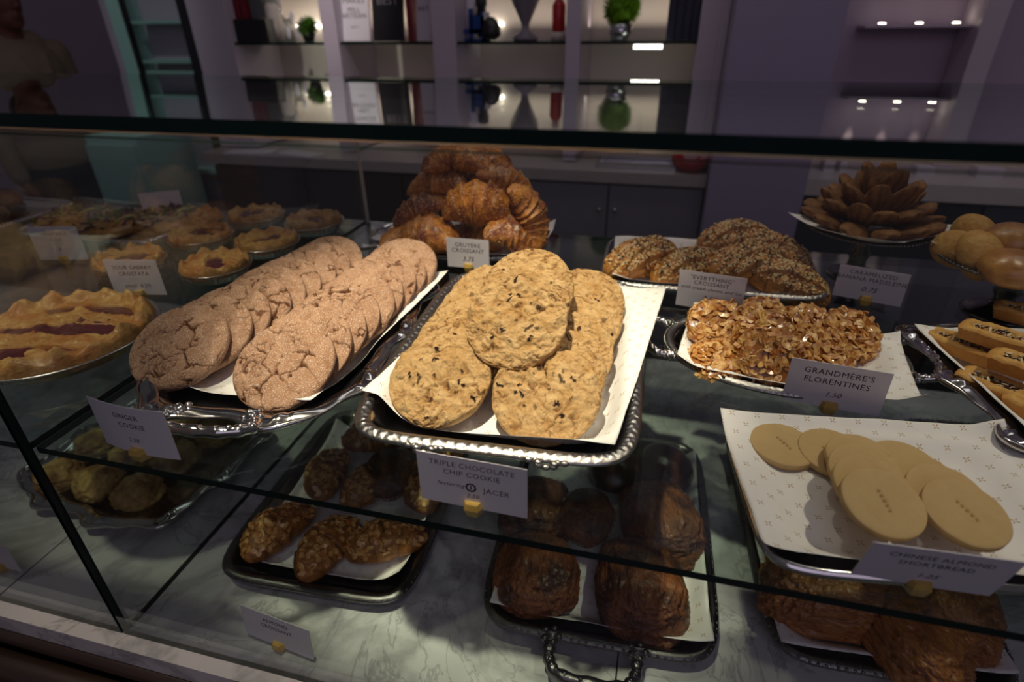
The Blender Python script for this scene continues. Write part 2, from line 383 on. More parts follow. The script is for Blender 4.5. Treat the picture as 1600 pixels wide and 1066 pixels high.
ALMC = pastry('almond_croissant_crust', srgb(126, 74, 28), srgb(186, 124, 54), srgb(80, 40, 14), (1, 1, 1), 70, 0.5, 0.15)
CHOCR = pastry('dark_croissant_crust', srgb(88, 44, 20), srgb(156, 92, 44), srgb(46, 22, 12), (10, 2, 10), 40, 0.42, 0.25, dark=srgb(62, 32, 20), speck=srgb(150, 96, 56))
SAVC = pastry('golden_roll_crust', srgb(130, 72, 24), srgb(190, 120, 48), srgb(86, 40, 12), (2, 10, 10), 34, 0.32, 0.5)
BUN = pastry('glazed_bun_crust', srgb(150, 92, 34), srgb(206, 152, 74), srgb(150, 90, 30), (1, 1, 1), 40, 0.3, 0.5)
SCONE = pastry('scone_dough', srgb(150, 118, 62), srgb(196, 168, 100), srgb(110, 74, 36), (1, 1, 1), 60, 0.75, 0.0, dark=srgb(120, 84, 44))
GLAZE = pastry('chocolate_glaze', srgb(40, 18, 10), srgb(72, 36, 20), srgb(30, 12, 8), (1, 1, 1), 50, 0.18, 0.6)
MADE = pastry('madeleine_crumb', srgb(96, 58, 26), srgb(150, 104, 52), srgb(80, 44, 20), (1, 1, 1), 70, 0.7, 0.0)
FIN = pastry('financier_crumb', srgb(196, 140, 66), srgb(222, 178, 100), srgb(180, 112, 40), (1, 1, 1), 90, 0.7, 0.0)
CRUST = pastry('pie_crust', srgb(178, 118, 48), srgb(226, 184, 110), srgb(150, 84, 30), (1, 1, 1), 120, 0.5, 0.2, dark=srgb(186, 118, 52))
t = NT('cherry_filling', 0.12, 0, 0.6, 0.5); v = t.coord(); t.col(t.mix(t.noise(v, 90, 4), srgb(60, 14, 24), srgb(112, 34, 50))); t.bump(t.noise(v, 160, 3), 0.7, 0.003); CHERRY = t.m


# ------------------------------------------------------------------ cookies
def ginger_cookie(name, seed, r=.057):
    V, Fc, t_, top = disc(120, r, .0085, .42, .004)
    P = V.copy(); s = seed*31
    wob = 1+.018*fbm(np.stack([np.cos(np.arctan2(P[:, 1], P[:, 0])), np.sin(np.arctan2(P[:, 1], P[:, 0])), P[:, 0]*0], -1), 1.6, 2, s); V[:, :2] *= wob[:, None]
    q = P[:, :2]*np.array([1, .8])+np.stack([fbm(P, 34, 4, s, .6), fbm(P, 34, 4, s+9, .6)], -1)*.020
    d1, d2, ci = worley(q, 40, s, True); e = d2-d1
    wd_ = np.clip(.06+.22*fbm(P, 40, 3, s+3), .008, .3)*(1.25-.5*t_)
    k = np.clip(1-e/wd_, 0, 1)*np.clip(.85+fbm(P, 28, 2, s+12)*2.6, 0, 1)
    q2 = P[:, :2]+np.stack([fbm(P, 90, 3, s+2), fbm(P, 90, 3, s+19)], -1)*.006
    d1, d2 = worley(q2, 120, s+2); k2 = np.clip(1-(d2-d1)/.11, 0, 1)*np.clip(fbm(P, 45, 2, s+4)*4-.5, 0, 1)*.7
    k = np.maximum(k**.55, k2)*np.clip((.975-t_)*7, 0, 1)*top
    V[:, 2] += top*((-.0036*k)+.0014*fbm(P, 70, 3, s+6)+(ci-.5)*.0026*np.clip(e*4, 0, 1)*np.clip((.95-t_)*5, 0, 1))
    return mesh_obj(name, V, Fc, GINGER, attrs={'crack': np.clip(k*1.35, 0, 1)})
def choc_cookie(name, seed, r=.0545):
    V, Fc, t_, top = disc(130, r, .010, .48, .005); P = V.copy(); s = seed*37+5
    a = np.arctan2(P[:, 1], P[:, 0]); wob = 1+.045*fbm(np.stack([np.cos(a), np.sin(a), a*0], -1), 2.2, 3, s); V[:, :2] *= wob[:, None]
    q = P+np.stack([fbm(P, 70, 2, s), fbm(P, 70, 2, s+1), P[:, 2]*0], -1)*.006
    rdg = 1-abs(fbm(q*np.array([1, 1.5, 1]), 62, 4, s+2))*2.2; lump = fbm(P, 95, 4, s+3, .6)
    crev = np.clip((rdg-.80)*5, 0, 1)*np.clip(.4+fbm(P, 40, 2, s+8)*1.4, 0, 1)
    V[:, 2] += top*(.0052*lump-.0034*crev+.0022*fbm(P, 210, 3, s+7, .6)+.004*fbm(P, 30, 2, s+14))*np.clip((1.02-t_)*6, 0, 1)
    rng = np.random.default_rng(s); chip = np.zeros(len(V))
    n = 26
    for k in range(n):
        cr_ = r*.93*math.sqrt(rng.random())*(.6 if k < 14 else 1); ca = rng.random()*6.28; cx, cy = cr_*math.cos(ca), cr_*math.sin(ca)
        ra, rb, an = rng.uniform(.0010, .0050), rng.uniform(.0009, .0026), rng.random()*3.14
        dx, dy = P[:, 0]-cx, P[:, 1]-cy; u = (dx*math.cos(an)+dy*math.sin(an))/ra; w_ = (-dx*math.sin(an)+dy*math.cos(an))/rb
        m = (u*u+w_*w_ < 1.0+1.3*vnoise(P, 420, s+k))*top*np.clip(.35+rng.random(), 0, 1); V[:, 2] += m*.0008; chip = np.maximum(chip, m)
    return mesh_obj(name, V, Fc, CHOC, attrs={'crack': np.clip(crev*1.0-lump*.4, 0, 1)*top, 'chip': chip})  # crevices and hollows darkened in colour to deepen their shade
def shortbread(name, seed, r=.0300, ang=1.2):
    V, Fc, t_, top = disc(90, r, .0042, .22, .0042); P = V.copy(); s = seed*41
    V[:, 2] += top*.0004*fbm(P, 120, 3, s); k = np.zeros(len(V))
    for i in range(5):
        u = (i-2)*.0042; cx, cy = u*math.cos(ang), u*math.sin(ang); d = np.hypot(P[:, 0]-cx, P[:, 1]-cy); m = np.clip(1.6-d/.0009, 0, 1)*top
        V[:, 2] -= m*.002; k = np.maximum(k, m)
    return mesh_obj(name, V, Fc, SHORT, attrs={'crack': np.clip(k*1.6+.5*(~top)*(t_ > .93), 0, 1)})
def flakes(n, place, seed, rx=(.0035, .006), ry=(.002, .0035)):
    "almond flakes: small thin ovals; place(rng) -> point, normal"
    mb = MB(); rng = np.random.default_rng(seed)
    for i in range(n):
        p, nn = place(rng); nn = Vector(nn)+Vector(rng.normal(0, .32, 3)); nn.normalize()
        R = nn.to_track_quat('Z', 'Y').to_matrix()@Matrix.Rotation(rng.random()*6.28, 3, 'Z')
        a, b_ = rng.uniform(*rx), rng.uniform(*ry); th = np.arange(10)/10*2*math.pi; bend = rng.uniform(-.12, .12)
        ring = np.stack([np.cos(th)*a, np.sin(th)*b_*(1-.25*np.cos(th)), np.cos(th)**2*a*bend], -1); h = np.array([0, 0, .0005])
        V = np.concatenate([ring+h, ring-h])@np.array(R).T+np.array(p)
        mb.add(V, [tuple(range(10)), tuple(range(19, 9, -1))]+[(j, 10+j, 10+(j+1) % 10, (j+1) % 10) for j in range(10)])
    return mb
def florentine(name, seed, r=.034):
    V, Fc, t_, top = disc(40, r, .006, .45, .004); V[:, 2] += .0016*fbm(V, 120, 3, seed)*top
    root = mesh_obj(name, V, Fc, CARAMEL, attrs={'crack': t_*0})
    def pl(rng):
        if rng.random() < .78:
            q = math.sqrt(rng.random())*r*.96; a = rng.random()*6.28; return (q*math.cos(a), q*math.sin(a), .0066*(1-(q/r)**6)+rng.random()*.0018), (0, 0, 1)
        a = rng.random()*6.28; return (r*math.cos(a), r*math.sin(a), rng.uniform(-.002, .004)), (math.cos(a), math.sin(a), .4)
    o = flakes(150, pl, seed, (.0040, .0070), (.0024, .0038)).build('almond_flakes', ALMOND, root); tag(o, kind='stuff'); return root

TP = {}
def liner(troot, w, d, cx, cy, rz, seed, label, fold=.003, curl=.012, res=64, base=.0022):
    "sheet of printed paper lying in a tray: flat on the well, up its wall, over the rim where it is wide enough"
    kind, A_, B_, h, rimw = TP[troot.name]; ex_ = {'oval': 2, 'rect': 7, 'squircle': 4}[kind]
    a = np.linspace(-1, 1, res); X, Y = np.meshgrid(a*w/2, a*d/2, indexing='ij'); P = np.stack([X, Y, 0*X], -1)
    tz = troot.rotation_euler.z; c_, s_ = math.cos(rz), math.sin(rz)
    wx, wy = cx+X*c_-Y*s_-troot.location.x, cy+X*s_+Y*c_-troot.location.y
    lx, ly = wx*math.cos(-tz)-wy*math.sin(-tz), wx*math.sin(-tz)+wy*math.cos(-tz)
    q = ((abs(lx)/A_)**ex_+(abs(ly)/B_)**ex_)**(1/ex_); mn = min(A_, B_)
    qi, qo = 1-(rimw+.024)/mn, 1-(rimw*.9)/mn
    t = np.clip((q-qi)/(qo-qi), 0, 1); t = t*t*(3-2*t)
    e = np.maximum(np.clip((abs(X)-w/2*.7)/(w/2*.3), 0, 1), np.clip((abs(Y)-d/2*.8)/(d/2*.2), 0, 1))
    edge = np.clip((abs(X)-w/2*.8)/(w/2*.2), 0, 1)*np.clip((abs(Y)-d/2*.8)/(d/2*.2), 0, 1)
    z = t*(h+.0043)+e*fold*(.6+fbm(P, 16, 2, seed))+curl*edge**1.2*(.5+fbm(P, 9, 1, seed+3))+np.clip(q-1, 0, 1)*.03+.0004*abs(fbm(P, 30, 2, seed+1))
    P[..., 0] += e*fold*.8*fbm(P, 14, 2, seed+7); P[..., 1] += e*fold*.8*fbm(P, 14, 2, seed+8); P[..., 2] = z
    n = res*res; V = P.reshape(-1, 3); V2 = V-np.array([0, 0, .00025]); f1 = grid_faces(res, res)
    b_ = [(0, i) for i in range(res)]+[(i, res-1) for i in range(1, res)]+[(res-1, i) for i in range(res-2, -1, -1)]+[(i, 0) for i in range(res-2, 0, -1)]
    ids = [i*res+j for i, j in b_]; side = [(ids[i], ids[(i+1) % len(ids)], ids[(i+1) % len(ids)]+n, ids[i]+n) for i in range(len(ids))]
    uv = np.stack([X, Y], -1).reshape(-1, 2)
    o = mesh_obj('paper_liner', np.concatenate([V, V2]), list(map(tuple, f1))+[tuple(f[::-1]) for f in f1+n]+side, PAPER, uv=np.concatenate([uv, uv]))
    o.location = (cx, cy, troot.location.z+base); o.rotation_euler = (0, 0, rz); return tag(o, label, 'paper liner')

# ------------------------------------------------------------------ silver trays
def outline(kind, a, b_, n=260, corner=.045, scal=0.0):
    th = np.arange(n)/n*2*math.pi
    if kind == 'oval': P = np.stack([a*np.cos(th), b_*np.sin(th)], -1)
    else:
        e = 2/7. if kind == 'rect' else 2/4.
        P = np.stack([a*np.sign(np.cos(th))*abs(np.cos(th))**e, b_*np.sign(np.sin(th))*abs(np.sin(th))**e], -1)
        # resample evenly
        Q = np.vstack([P, P[:1]]); s = np.concatenate([[0], np.cumsum(np.hypot(*np.diff(Q, axis=0).T))]); u = np.linspace(0, s[-1], n, endpoint=False)
        P = np.stack([np.interp(u, s, Q[:, 0]), np.interp(u, s, Q[:, 1])], -1)
    return P
def normals2(P):
    T = np.roll(P, -1, 0)-np.roll(P, 1, 0); N = np.stack([T[:, 1], -T[:, 0]], -1); return N/(np.linalg.norm(N, axis=1)[:, None]+1e-12)
def tray(root, kind, a, b_, h, rimw, style, m_body, m_rim, n=300):
    if style == 'emboss': n = 900
    "root: Empty.  a, b half sizes to the outer rim, h rim height above the foot"
    TP[root.name] = (kind, a, b_, h, rimw); P = outline(kind, a, b_, n); N = normals2(P)
    for _ in range(4): N = (np.roll(N, 1, 0)+N+np.roll(N, -1, 0)); N /= np.linalg.norm(N, axis=1)[:, None]
    s = np.arange(n)/n
    scal = np.zeros(n)
    if style == 'scroll': scal = .006*np.cos(s*2*math.pi*10)+.0025*np.cos(s*2*math.pi*20+1)
    ins = rimw+.014
    def ring(off, z, ex=0.0, zz=0.0): return np.concatenate([P-N*(off-scal[:, None]*ex*1.0 if False else off)+N*(scal*ex)[:, None], (z+zz*np.ones(n))[:, None]], 1)
    body = [ring(ins+.004, .0), ring(ins, .0005), ring(ins-.003, .003), ring(rimw+.002, h-.004), ring(rimw, h-.0015, .5)]
    # floor disc
    rings = [np.concatenate([P*k, np.full((n, 1), .0016)], 1) for k in (.02, .5)]+[ring(ins+.006, .0016), ring(ins+.001, .003), ring(rimw+.003, h-.002), ring(rimw, h, .5)]
    V = np.concatenate(rings); Fc = [tuple(f[::-1]) for f in grid_faces(len(rings), n, False, True)]
    V2 = np.concatenate(body); f2 = grid_faces(len(body), n, False, True, len(V))
    # underside floor
    u = np.concatenate([P*.02, np.zeros((n, 1))], 1); f3 = []
    k0 = len(V)+len(V2); V3 = u
    f3 = [(len(V)+i, k0+i, k0+(i+1) % n, len(V)+(i+1) % n) for i in range(n)]
    cap = [tuple(range(n-1, -1, -1)), tuple(k0+i for i in range(n))]
    mesh_obj('tray_well', np.concatenate([V, V2, V3]), Fc+[tuple(f) for f in f2]+f3+[tuple(range(n))], m_body, root)
    # rim
    m = 9; ph = np.linspace(0, 1, m); R = []
    for k in ph:
        off = rimw*(1-k); bulge = math.sin(k*math.pi)
        zz = h+.0008+.0035*bulge
        x = ring(off, zz, .5+.5*k)
        if style == 'emboss': x[:, 2] += bulge*(.0004*np.sin(s*2*math.pi*118+k*7)+.00035*np.sin(s*2*math.pi*171-k*9))
        if style == 'scroll': x[:, 2] += bulge*.002*np.sin(s*2*math.pi*10+1)+(.0014*bulge*np.sign(np.sin(s*2*math.pi*40))*(np.cos(s*2*math.pi*10) > .6))
        if style == 'gadroon': x[:, 2] += bulge*.0016*abs(np.sin(s*2*math.pi*60+k*3))
        R.append(x)
    for k in ph[::-1]:
        R.append(ring(rimw*(1-k), h-.0012-.0006*math.sin(k*math.pi), .5+.5*k))
    V = np.concatenate(R); Fc = [tuple(f[::-1]) for f in grid_faces(2*m, n, True, True)]
    mesh_obj('rim', V, Fc, m_rim, root)
    if style in ('bead', 'scroll', 'gadroon'):
        Q = ring(-.001, h+.0015, 1.0); mb = MB()
        if style == 'scroll': mb.tube(Q, .0026+.0012*np.cos(s*2*math.pi*10), 8, closed=True)
        nb = {'bead': 130, 'scroll': 60, 'gadroon': 160}[style]; sz = {'bead': .0021, 'scroll': .0022, 'gadroon': .0016}[style]
        for i in range(nb):
            j = int(i*n/nb); p = P[j]+N[j]*(scal[j]*.9-rimw*.15)
            if style == 'scroll' and math.cos(s[j]*2*math.pi*10) < .35: continue
            mb.ball((p[0], p[1], h+.0015), sz, 6)
        mb.build('scroll_moulding' if style == 'scroll' else 'bead_border', m_rim, root, True)
    return root
def handle(root, pts, r, mat, knobs=True, name='handle'):
    "pts: open loop of control points in tray coordinates"
    C = np.array(pts, float); n = len(C); u = np.linspace(0, n-1, 50)
    # catmull-rom
    E = np.vstack([2*C[0]-C[1], C, 2*C[-1]-C[-2]]); out = []
    for x in u:
        i = min(int(x), n-2); f_ = x-i; p0, p1, p2, p3 = E[i], E[i+1], E[i+2], E[i+3]
        out.append(.5*((2*p1)+(-p0+p2)*f_+(2*p0-5*p1+4*p2-p3)*f_**2+(-p0+3*p1-3*p2+p3)*f_**3))
    out = np.array(out); mb = MB(); s = np.linspace(0, 1, 50)
    mb.tube(out, r*(1+.35*np.cos(s*2*math.pi*5)**2+.5*(abs(s-.5) > .44)), 10)
    if knobs:
        for k in range(2, 49, 3): mb.ball(out[k]+np.array([0, 0, r*.9]), r*.62, 6)
        for k in (0, -1):
            for q in range(5):
                d = np.array([math.cos(q*1.26), math.sin(q*1.26), .3])*r*1.6; mb.ball(out[k]+d, r*.8, 6)
    return mb.build(name, mat, root, True)

# ------------------------------------------------------------------ price cards
CARD = plain('card_stock', srgb(222, 216, 222), 0.6, vary=0.02); INK = plain('dark_ink', srgb(52, 44, 60), 0.6)
t = NT('gold_leaf_block', 0.35, 0.0, 0.5, 0.2); v = t.coord(); t.col(t.mix(t.noise(v, 200, 3), srgb(176, 132, 52), srgb(222, 190, 104))); GOLD = t.m
def text_mesh(txt, size, shear=0.0):
    cu = bpy.data.curves.new('t', 'FONT'); cu.body = txt; cu.size = size; cu.align_x = 'CENTER'; cu.shear = shear; cu.resolution_u = 2; cu.space_character = 1.08
    o = bpy.data.objects.new('t', cu); COL.objects.link(o); dg = bpy.context.evaluated_depsgraph_get(); dg.update()
    me = bpy.data.meshes.new_from_object(o.evaluated_get(dg)); bpy.data.objects.remove(o); bpy.data.curves.remove(cu); return me
def price_card(base, yaw, lines, label, w=.085, h=.050, lean=0.0, logo=False, curl=0.0, hoff=0.0):
    root = empty('price_card', base, yaw, label, 'price card', 'price cards in gold holders')
    # faceted block with a slot, card standing in it
    hw, hh = .011, .014
    mb = MB(); pr = [(-hw, .004), (-hw*.55, -.008), (hw*.55, -.008), (hw, .004), (hw*.6, .010), (-hw*.6, .010)]
    for z, k in ((0, .72), (hh*.62, 1.0), (hh, .82)): mb.V.append(np.array([(x*k, y*k, z) for x, y in pr])); mb.n += 6
    Fc = [tuple(f) for f in grid_faces(3, 6, False, True)[:, ::1]]+[tuple(range(5, -1, -1)), tuple(range(12, 18))]
    mb.F = Fc; mb.M = [0]*len(Fc); mb.build('holder', GOLD, root)
    cl = Matrix.Rotation(lean, 3, 'X'); c0 = Vector((hoff, -.0012, hh*.45))
    n = 14; xs = np.linspace(-w/2, w/2, n); zs = np.linspace(0, h, 6); T_ = .0004
    V = []
    for sgn in (-1, 1):
        for x in xs:
            for z in zs: V.append(c0+cl@Vector((x, sgn*T_+curl*(x/w*2)**2, z)))
    m = 6; f1 = grid_faces(n, m); bd = [i*m for i in range(n)]+[(n-1)*m+j for j in range(1, m)]+[i*m+m-1 for i in range(n-2, -1, -1)]+[j for j in range(m-2, 0, -1)]
    side = [(bd[i], bd[(i+1) % len(bd)], bd[(i+1) % len(bd)]+n*m, bd[i]+n*m) for i in range(len(bd))]
    card = mesh_obj('card', V, [tuple(f) for f in f1]+[tuple(f[::-1]+n*m) for f in f1]+side, CARD, root, False)
    for (txt, size, fz, shear, dx) in lines:
        me = text_mesh(txt, size, shear); me.materials.clear(); me.materials.append(INK)
        o = bpy.data.objects.new('lettering', me); COL.objects.link(o); o.parent = card
        co = np.empty(len(me.vertices)*3); me.vertices.foreach_get('co', co); co = co.reshape(-1, 3)
        nc = []
        for x, y, _ in co:
            xx = x+dx; nc.append(c0+cl@Vector((xx, -T_-.0002+curl*(xx/w*2)**2, fz*h+y)))
        me.vertices.foreach_set('co', np.array(nc, float).ravel()); me.update()
    if logo:
        mb = MB(); th = np.arange(24)/24*2*math.pi
        R1 = [c0+cl@Vector((math.cos(x)*.0048-.001, -T_-.0002, .435*h+math.sin(x)*.0048)) for x in th]
        R2 = [c0+cl@Vector((math.cos(x)*.0031-.001, -T_-.0002, .435*h+math.sin(x)*.0031)) for x in th]
        mb.add(R1+R2, [(i, (i+1) % 24, 24+(i+1) % 24, 24+i) for i in range(24)])
        mb.add([c0+cl@Vector((x-.001, -T_-.0002, .435*h+z)) for x, z in ((-.0006, -.0024), (.0006, -.0024), (.0006, .0024), (-.0006, .0024))], [(0, 1, 2, 3)])
        mb.build('emblem', INK, card)
    return root

# ------------------------------------------------------------------ pastry shapes
def croissant(name, seed, L=.125, r=.030, bend=1.5, segs=7, mat=GRUY, ridge=.14, flat=.82, lam=0.0, nu=96, nv=56, blunt=.55):
    u = np.linspace(-1, 1, nu); ph = np.arange(nv)/nv*2*math.pi
    U, PH = np.meshgrid(u, ph, indexing='ij')
    Rc = L/bend; A = bend/2*1.0
    rr = r*np.clip(1-abs(U)**2.2, 0, 1)**blunt
    sg = abs(U)*segs/2+.12*np.sin(PH+seed); fr = sg-np.floor(sg)      # shoulders step down towards the tips
    step = (1-fr)**1.6*ridge-ridge*.4
    groove = np.clip(1-np.minimum(fr, 1-fr)/.09, 0, 1)
    rr = rr*(1+step*np.clip(1.1-abs(U), 0, 1))
    if lam: rr = rr*(1+lam*np.sin(PH*9+U*7+2*np.sin(U*3+seed))*(.6+.4*np.sin(PH*3+seed)))
    P0 = np.stack([U, np.cos(PH), np.sin(PH)], -1)
    nz = fbm(P0+seed, 1.6, 4, seed); nz2 = fbm(P0*np.array([1, 2, 2])+seed, 5, 3, seed+3)
    rr = rr*(1+.13*nz+.05*nz2)
    cx = Rc*np.sin(U*A); cy = -Rc*(np.cos(U*A)-1)*-1; ang = U*A
    x = cx+np.sin(ang)*rr*np.cos(PH); y = cy*-1*-1+np.cos(ang)*rr*np.cos(PH)*1; y = Rc*(np.cos(U*A)-1)+np.cos(ang)*rr*np.cos(PH)
    z = rr*np.sin(PH)*flat; z = np.where(z < 0, z*.75, z)
    V = np.stack([x, y, z], -1).reshape(-1, 3)
    Fc = [tuple(f[::-1]) for f in grid_faces(nu, nv, False, True)]+[tuple(range(nv)), tuple((nu-1)*nv+i for i in range(nv-1, -1, -1))]
    o = mesh_obj(name, V, Fc, mat, attrs={'crack': np.clip(groove*.7+np.clip(-nz2*1.2, 0, .3), 0, 1).ravel()}); return o
def surf_pts(o, nmin=.35):
    "points and normals of the upper surface of a mesh"
    me = o.data; C = np.array([p.center[:] for p in me.polygons]); N = np.array([p.normal[:] for p in me.polygons]); A = np.array([p.area for p in me.polygons])
    k = N[:, 2] > nmin; return C[k], N[k], A[k]/A[k].sum()
def seeds(o, n, seed, nmin=.3, name='seed_topping', cols=None, size=.0013):
    C, N, A = surf_pts(o, nmin); rng = np.random.default_rng(seed); idx = rng.choice(len(C), n, p=A); mb = MB()
    for i in idx:
        R = Vector(N[i]).to_track_quat('Z', 'Y').to_matrix()@Matrix.Rotation(rng.random()*6.28, 3, 'Z')
        mb.ball(C[i]+rng.normal(0, .0012, 3)*(1-abs(N[i]))+N[i]*size*.25, (size*1.25, size*.8, size*.55), 4, 0 if rng.random() < .72 else 1, R)
    s = mb.build(name, cols[0], o, False, mats=cols); tag(s, kind='stuff'); return s
SESAME = plain('sesame_seed', srgb(224, 196, 140), 0.5); POPPY = plain('black_seed', srgb(58, 46, 38), 0.5)
def almond_top(o, n, seed, nmin=.45):
    C, N, A = surf_pts(o, nmin); 
    def pl(rng):
        i = rng.choice(len(C), p=A); return C[i]+N[i]*.0006, N[i]
    s = flakes(n, pl, seed, (.004, .0065), (.0024, .004)).build('almond_flakes', ALMOND, o); tag(s, kind='stuff'); return s
def lump(name, seed, d, mat, amp=.12, f=1.5, n=44, flatb=.5, sq=1.0, groove=None, wr=0.0, ws=(2, 7, 7)):
    th = np.linspace(0.001, math.pi-.001, n); ph = np.arange(2*n)/(2*n)*2*math.pi
    T, Pp = np.meshgrid(th, ph, indexing='ij'); D = np.stack([np.sin(T)*np.cos(Pp), np.sin(T)*np.sin(Pp), np.cos(T)], -1)
    if sq != 1: D2 = np.sign(D)*abs(D)**sq
    else: D2 = D
    nz = fbm(D+seed*3.1, f, 5, seed); R = 1+amp*nz; cr_ = np.clip(-nz*1.5-.2, 0, 1)*.6
    if wr:
        q = D*np.array(ws)*.6+fbm(D+seed, 1.5, 3, seed+8)[..., None]*.9; rg = 1-2*abs(fbm(q, 1.6, 4, seed+5, .6)); R = R+wr*(rg-.5)+wr*.35*fbm(D, 14, 3, seed+2); cr_ = np.clip(cr_+np.clip(.35-rg, 0, 1)*.9, 0, 1)
    if groove: g = groove(D); R = R*(1+g); cr_ = np.clip(cr_+np.clip(-g*8, 0, .8), 0, 1)
    V = D2*R[..., None]*np.array(d); V[..., 2] = np.where(V[..., 2] < 0, V[..., 2]*flatb, V[..., 2])
    Fc = [tuple(f_) for f_ in grid_faces(n, 2*n, False, True)]
    return mesh_obj(name, V.reshape(-1, 3), Fc, mat, attrs={'crack': cr_.ravel()})

def pie(name, R, seed, big):
    root = empty(name, (0, 0, 0)); rng = np.random.default_rng(seed)
    h = .024 if big else .020
    # pleated foil pan with a rolled lip
    k = 180; th = np.arange(k)/k*2*math.pi; pl = (1 if not big else .5)*.0016*np.sin(th*(36 if not big else 60))
    prof = [(.02, 0, 0), (R*.80, 0, 0), (R*.82, .001, .3), (R*.95, h*.8, 1), (R*.97, h*.85, .6), (R*1.03, h*.92, .3), (R*1.035, h*.86, 0), (R*1.02, h*.84, 0), (R*.93, h*.6, 1)]
    V = np.concatenate([np.stack([(r+pl*w_)*np.cos(th), (r+pl*w_)*np.sin(th), z+0*th], -1) for r, z, w_ in prof])
    mesh_obj('foil_pan', V, [tuple(f) for f in grid_faces(len(prof), k, False, True)[:, ::-1]], FOIL, root)
    n = 90; m = 200; t_ = np.linspace(0.01, 1, n); a = np.arange(m)/m*2*math.pi; T, A = np.meshgrid(t_, a, indexing='ij')
    X, Y = T*R*.99*np.cos(A), T*R*.99*np.sin(A); P = np.stack([X, Y, 0*X], -1)
    nz = fbm(P, 26 if big else 50, 4, seed); crimp = np.sin(A*(16 if big else 11)+2*fbm(P, 12, 2, seed+2))
    base = h*.92+(.010 if big else .006)*(1-T**2)
    rim = np.exp(-((T-.89)/.085)**2)*(.012 if big else .007)*(1+.40*crimp+.8*fbm(P, 40 if big else 70, 3, seed+4))
    z = base+rim+nz*(.0055 if big else .0035)+fbm(P, 150, 3, seed+15, .65)*.0034; z = np.where(T > .96, z-(T-.96)/.04*.008, z)
    if big:
        ca, sa = math.cos(.25), math.sin(.25); q = X*ca+Y*sa; s_ = -X*sa+Y*ca
        strip = np.cos(s_/R*math.pi*4.0+1.3*fbm(P, 14, 3, seed+5)+.6); gap = np.clip((strip-.05)*4, 0, 1)*np.clip((fbm(P*np.array([.7, 1, 1]), 22, 3, seed+6)+.30)*7, 0, 1)
    else:
        ca, sa = math.cos(.5+seed), math.sin(.5+seed); q = X*ca+Y*sa; s_ = -X*sa+Y*ca
        gap = np.clip(1.5-np.hypot(q/(R*.55), s_/(R*.22))*1.2-.4*nz, 0, 1)+np.clip((fbm(P, 30, 2, seed+6)-.28)*6, 0, .9)
    gap = gap*np.clip((.80-T)*10, 0, 1); z = z-np.clip(gap, 0, 1)*.012
    mesh_obj('crust', np.stack([X, Y, z], -1).reshape(-1, 3), [tuple(f) for f in grid_faces(n, m, False, True)[:, [0, 1, 2, 3]]], CRUST, root, attrs={'crack': np.clip(.35*(T > .88)*(nz > 0)+gap*.5+np.clip(-nz, 0, .6)*.6, 0, 1).ravel()})
    n2 = 50; t2 = np.linspace(0.01, .84, n2); T, A = np.meshgrid(t2, np.arange(96)/96*2*math.pi, indexing='ij'); X, Y = T*R*np.cos(A), T*R*np.sin(A)
    z = h*.92+(.010 if big else .006)*(1-T**2)-.0032+.0016*fbm(np.stack([X, Y, 0*X], -1), 80, 3, seed+9)
    mesh_obj('cherry_filling', np.stack([X, Y, z], -1).reshape(-1, 3), [tuple(f) for f in grid_faces(n2, 96, False, True)], CHERRY, root)
    return root
def madeleine(name, seed):
    g = lambda D: -.07*np.clip(np.cos(np.arctan2(D[..., 0], D[..., 1]+1.15)*16), -1, 1)*(D[..., 2] < 0)
    return lump(name, seed, (.019, .034, .009), MADE, .05, 2, 30, .9, 1.0, g)
DARKCH = plain('dark_chocolate', srgb(56, 34, 28), 0.35, coat=0.3); SLIV = plain('pale_nut', srgb(222, 200, 160), 0.5)
def financier(name, seed):
    L_, W_, H = .082, .036, .017; n, m = 60, 34; U, Vv = np.meshgrid(np.linspace(-1, 1, n), np.linspace(-1, 1, m), indexing='ij')
    P = np.stack([U*L_/2, Vv*W_/2, 0*U], -1); dd = np.maximum(abs(U), abs(Vv)*.97)
    wx = L_/2*(1-.00); e = 5
    shp = 1-.06*((abs(U)**4)*(abs(Vv)**4))
    z = H*(1-.35*np.clip(dd-.80, 0, 1)/.2*.6)+.0018*fbm(P, 90, 3, seed); gr = np.exp(-((Vv/.38)**4))*np.exp(-((U/.72)**8)); z = z-gr*.006
    top = np.stack([U*L_/2*shp, Vv*W_/2*shp, z], -1).reshape(-1, 3); bot = np.stack([U*L_/2*.90*shp, Vv*W_/2*.82*shp, 0*U], -1).reshape(-1, 3)
    ft = grid_faces(n, m); N_ = n*m; bd = [i*m for i in range(n)]+[(n-1)*m+j for j in range(1, m)]+[i*m+m-1 for i in range(n-2, -1, -1)]+[j for j in range(m-2, 0, -1)]
    side = [(bd[i], bd[i]+N_, bd[(i+1) % len(bd)]+N_, bd[(i+1) % len(bd)]) for i in range(len(bd))]
    o = mesh_obj(name, np.concatenate([top, bot]), [tuple(f) for f in ft]+[tuple(f[::-1]) for f in ft+N_]+[s_[::-1] for s_ in side], FIN,
                 attrs={'crack': np.concatenate([(np.clip(dd-.86, 0, 1)*5+gr*.3).ravel(), np.full(N_, .6)])}); auto_smooth(o, 50)
    rng = np.random.default_rng(seed); mb = MB()
    for i in range(60):
        p = np.array([rng.uniform(-.7, .7)*L_/2, rng.uniform(-.42, .42)*W_/2, H-.0035+rng.random()*.003]); R = Euler((rng.normal(0, .5), rng.normal(0, .3), rng.normal(0, .8))).to_matrix()
        mb.ball(p, (rng.uniform(.002, .005), rng.uniform(.001, .002), .0009), 4, 0 if rng.random() < .62 else 1, R)
    s = mb.build('chocolate_and_nut_topping', DARKCH, o, False, mats=[DARKCH, SLIV]); tag(s, kind='stuff'); return o

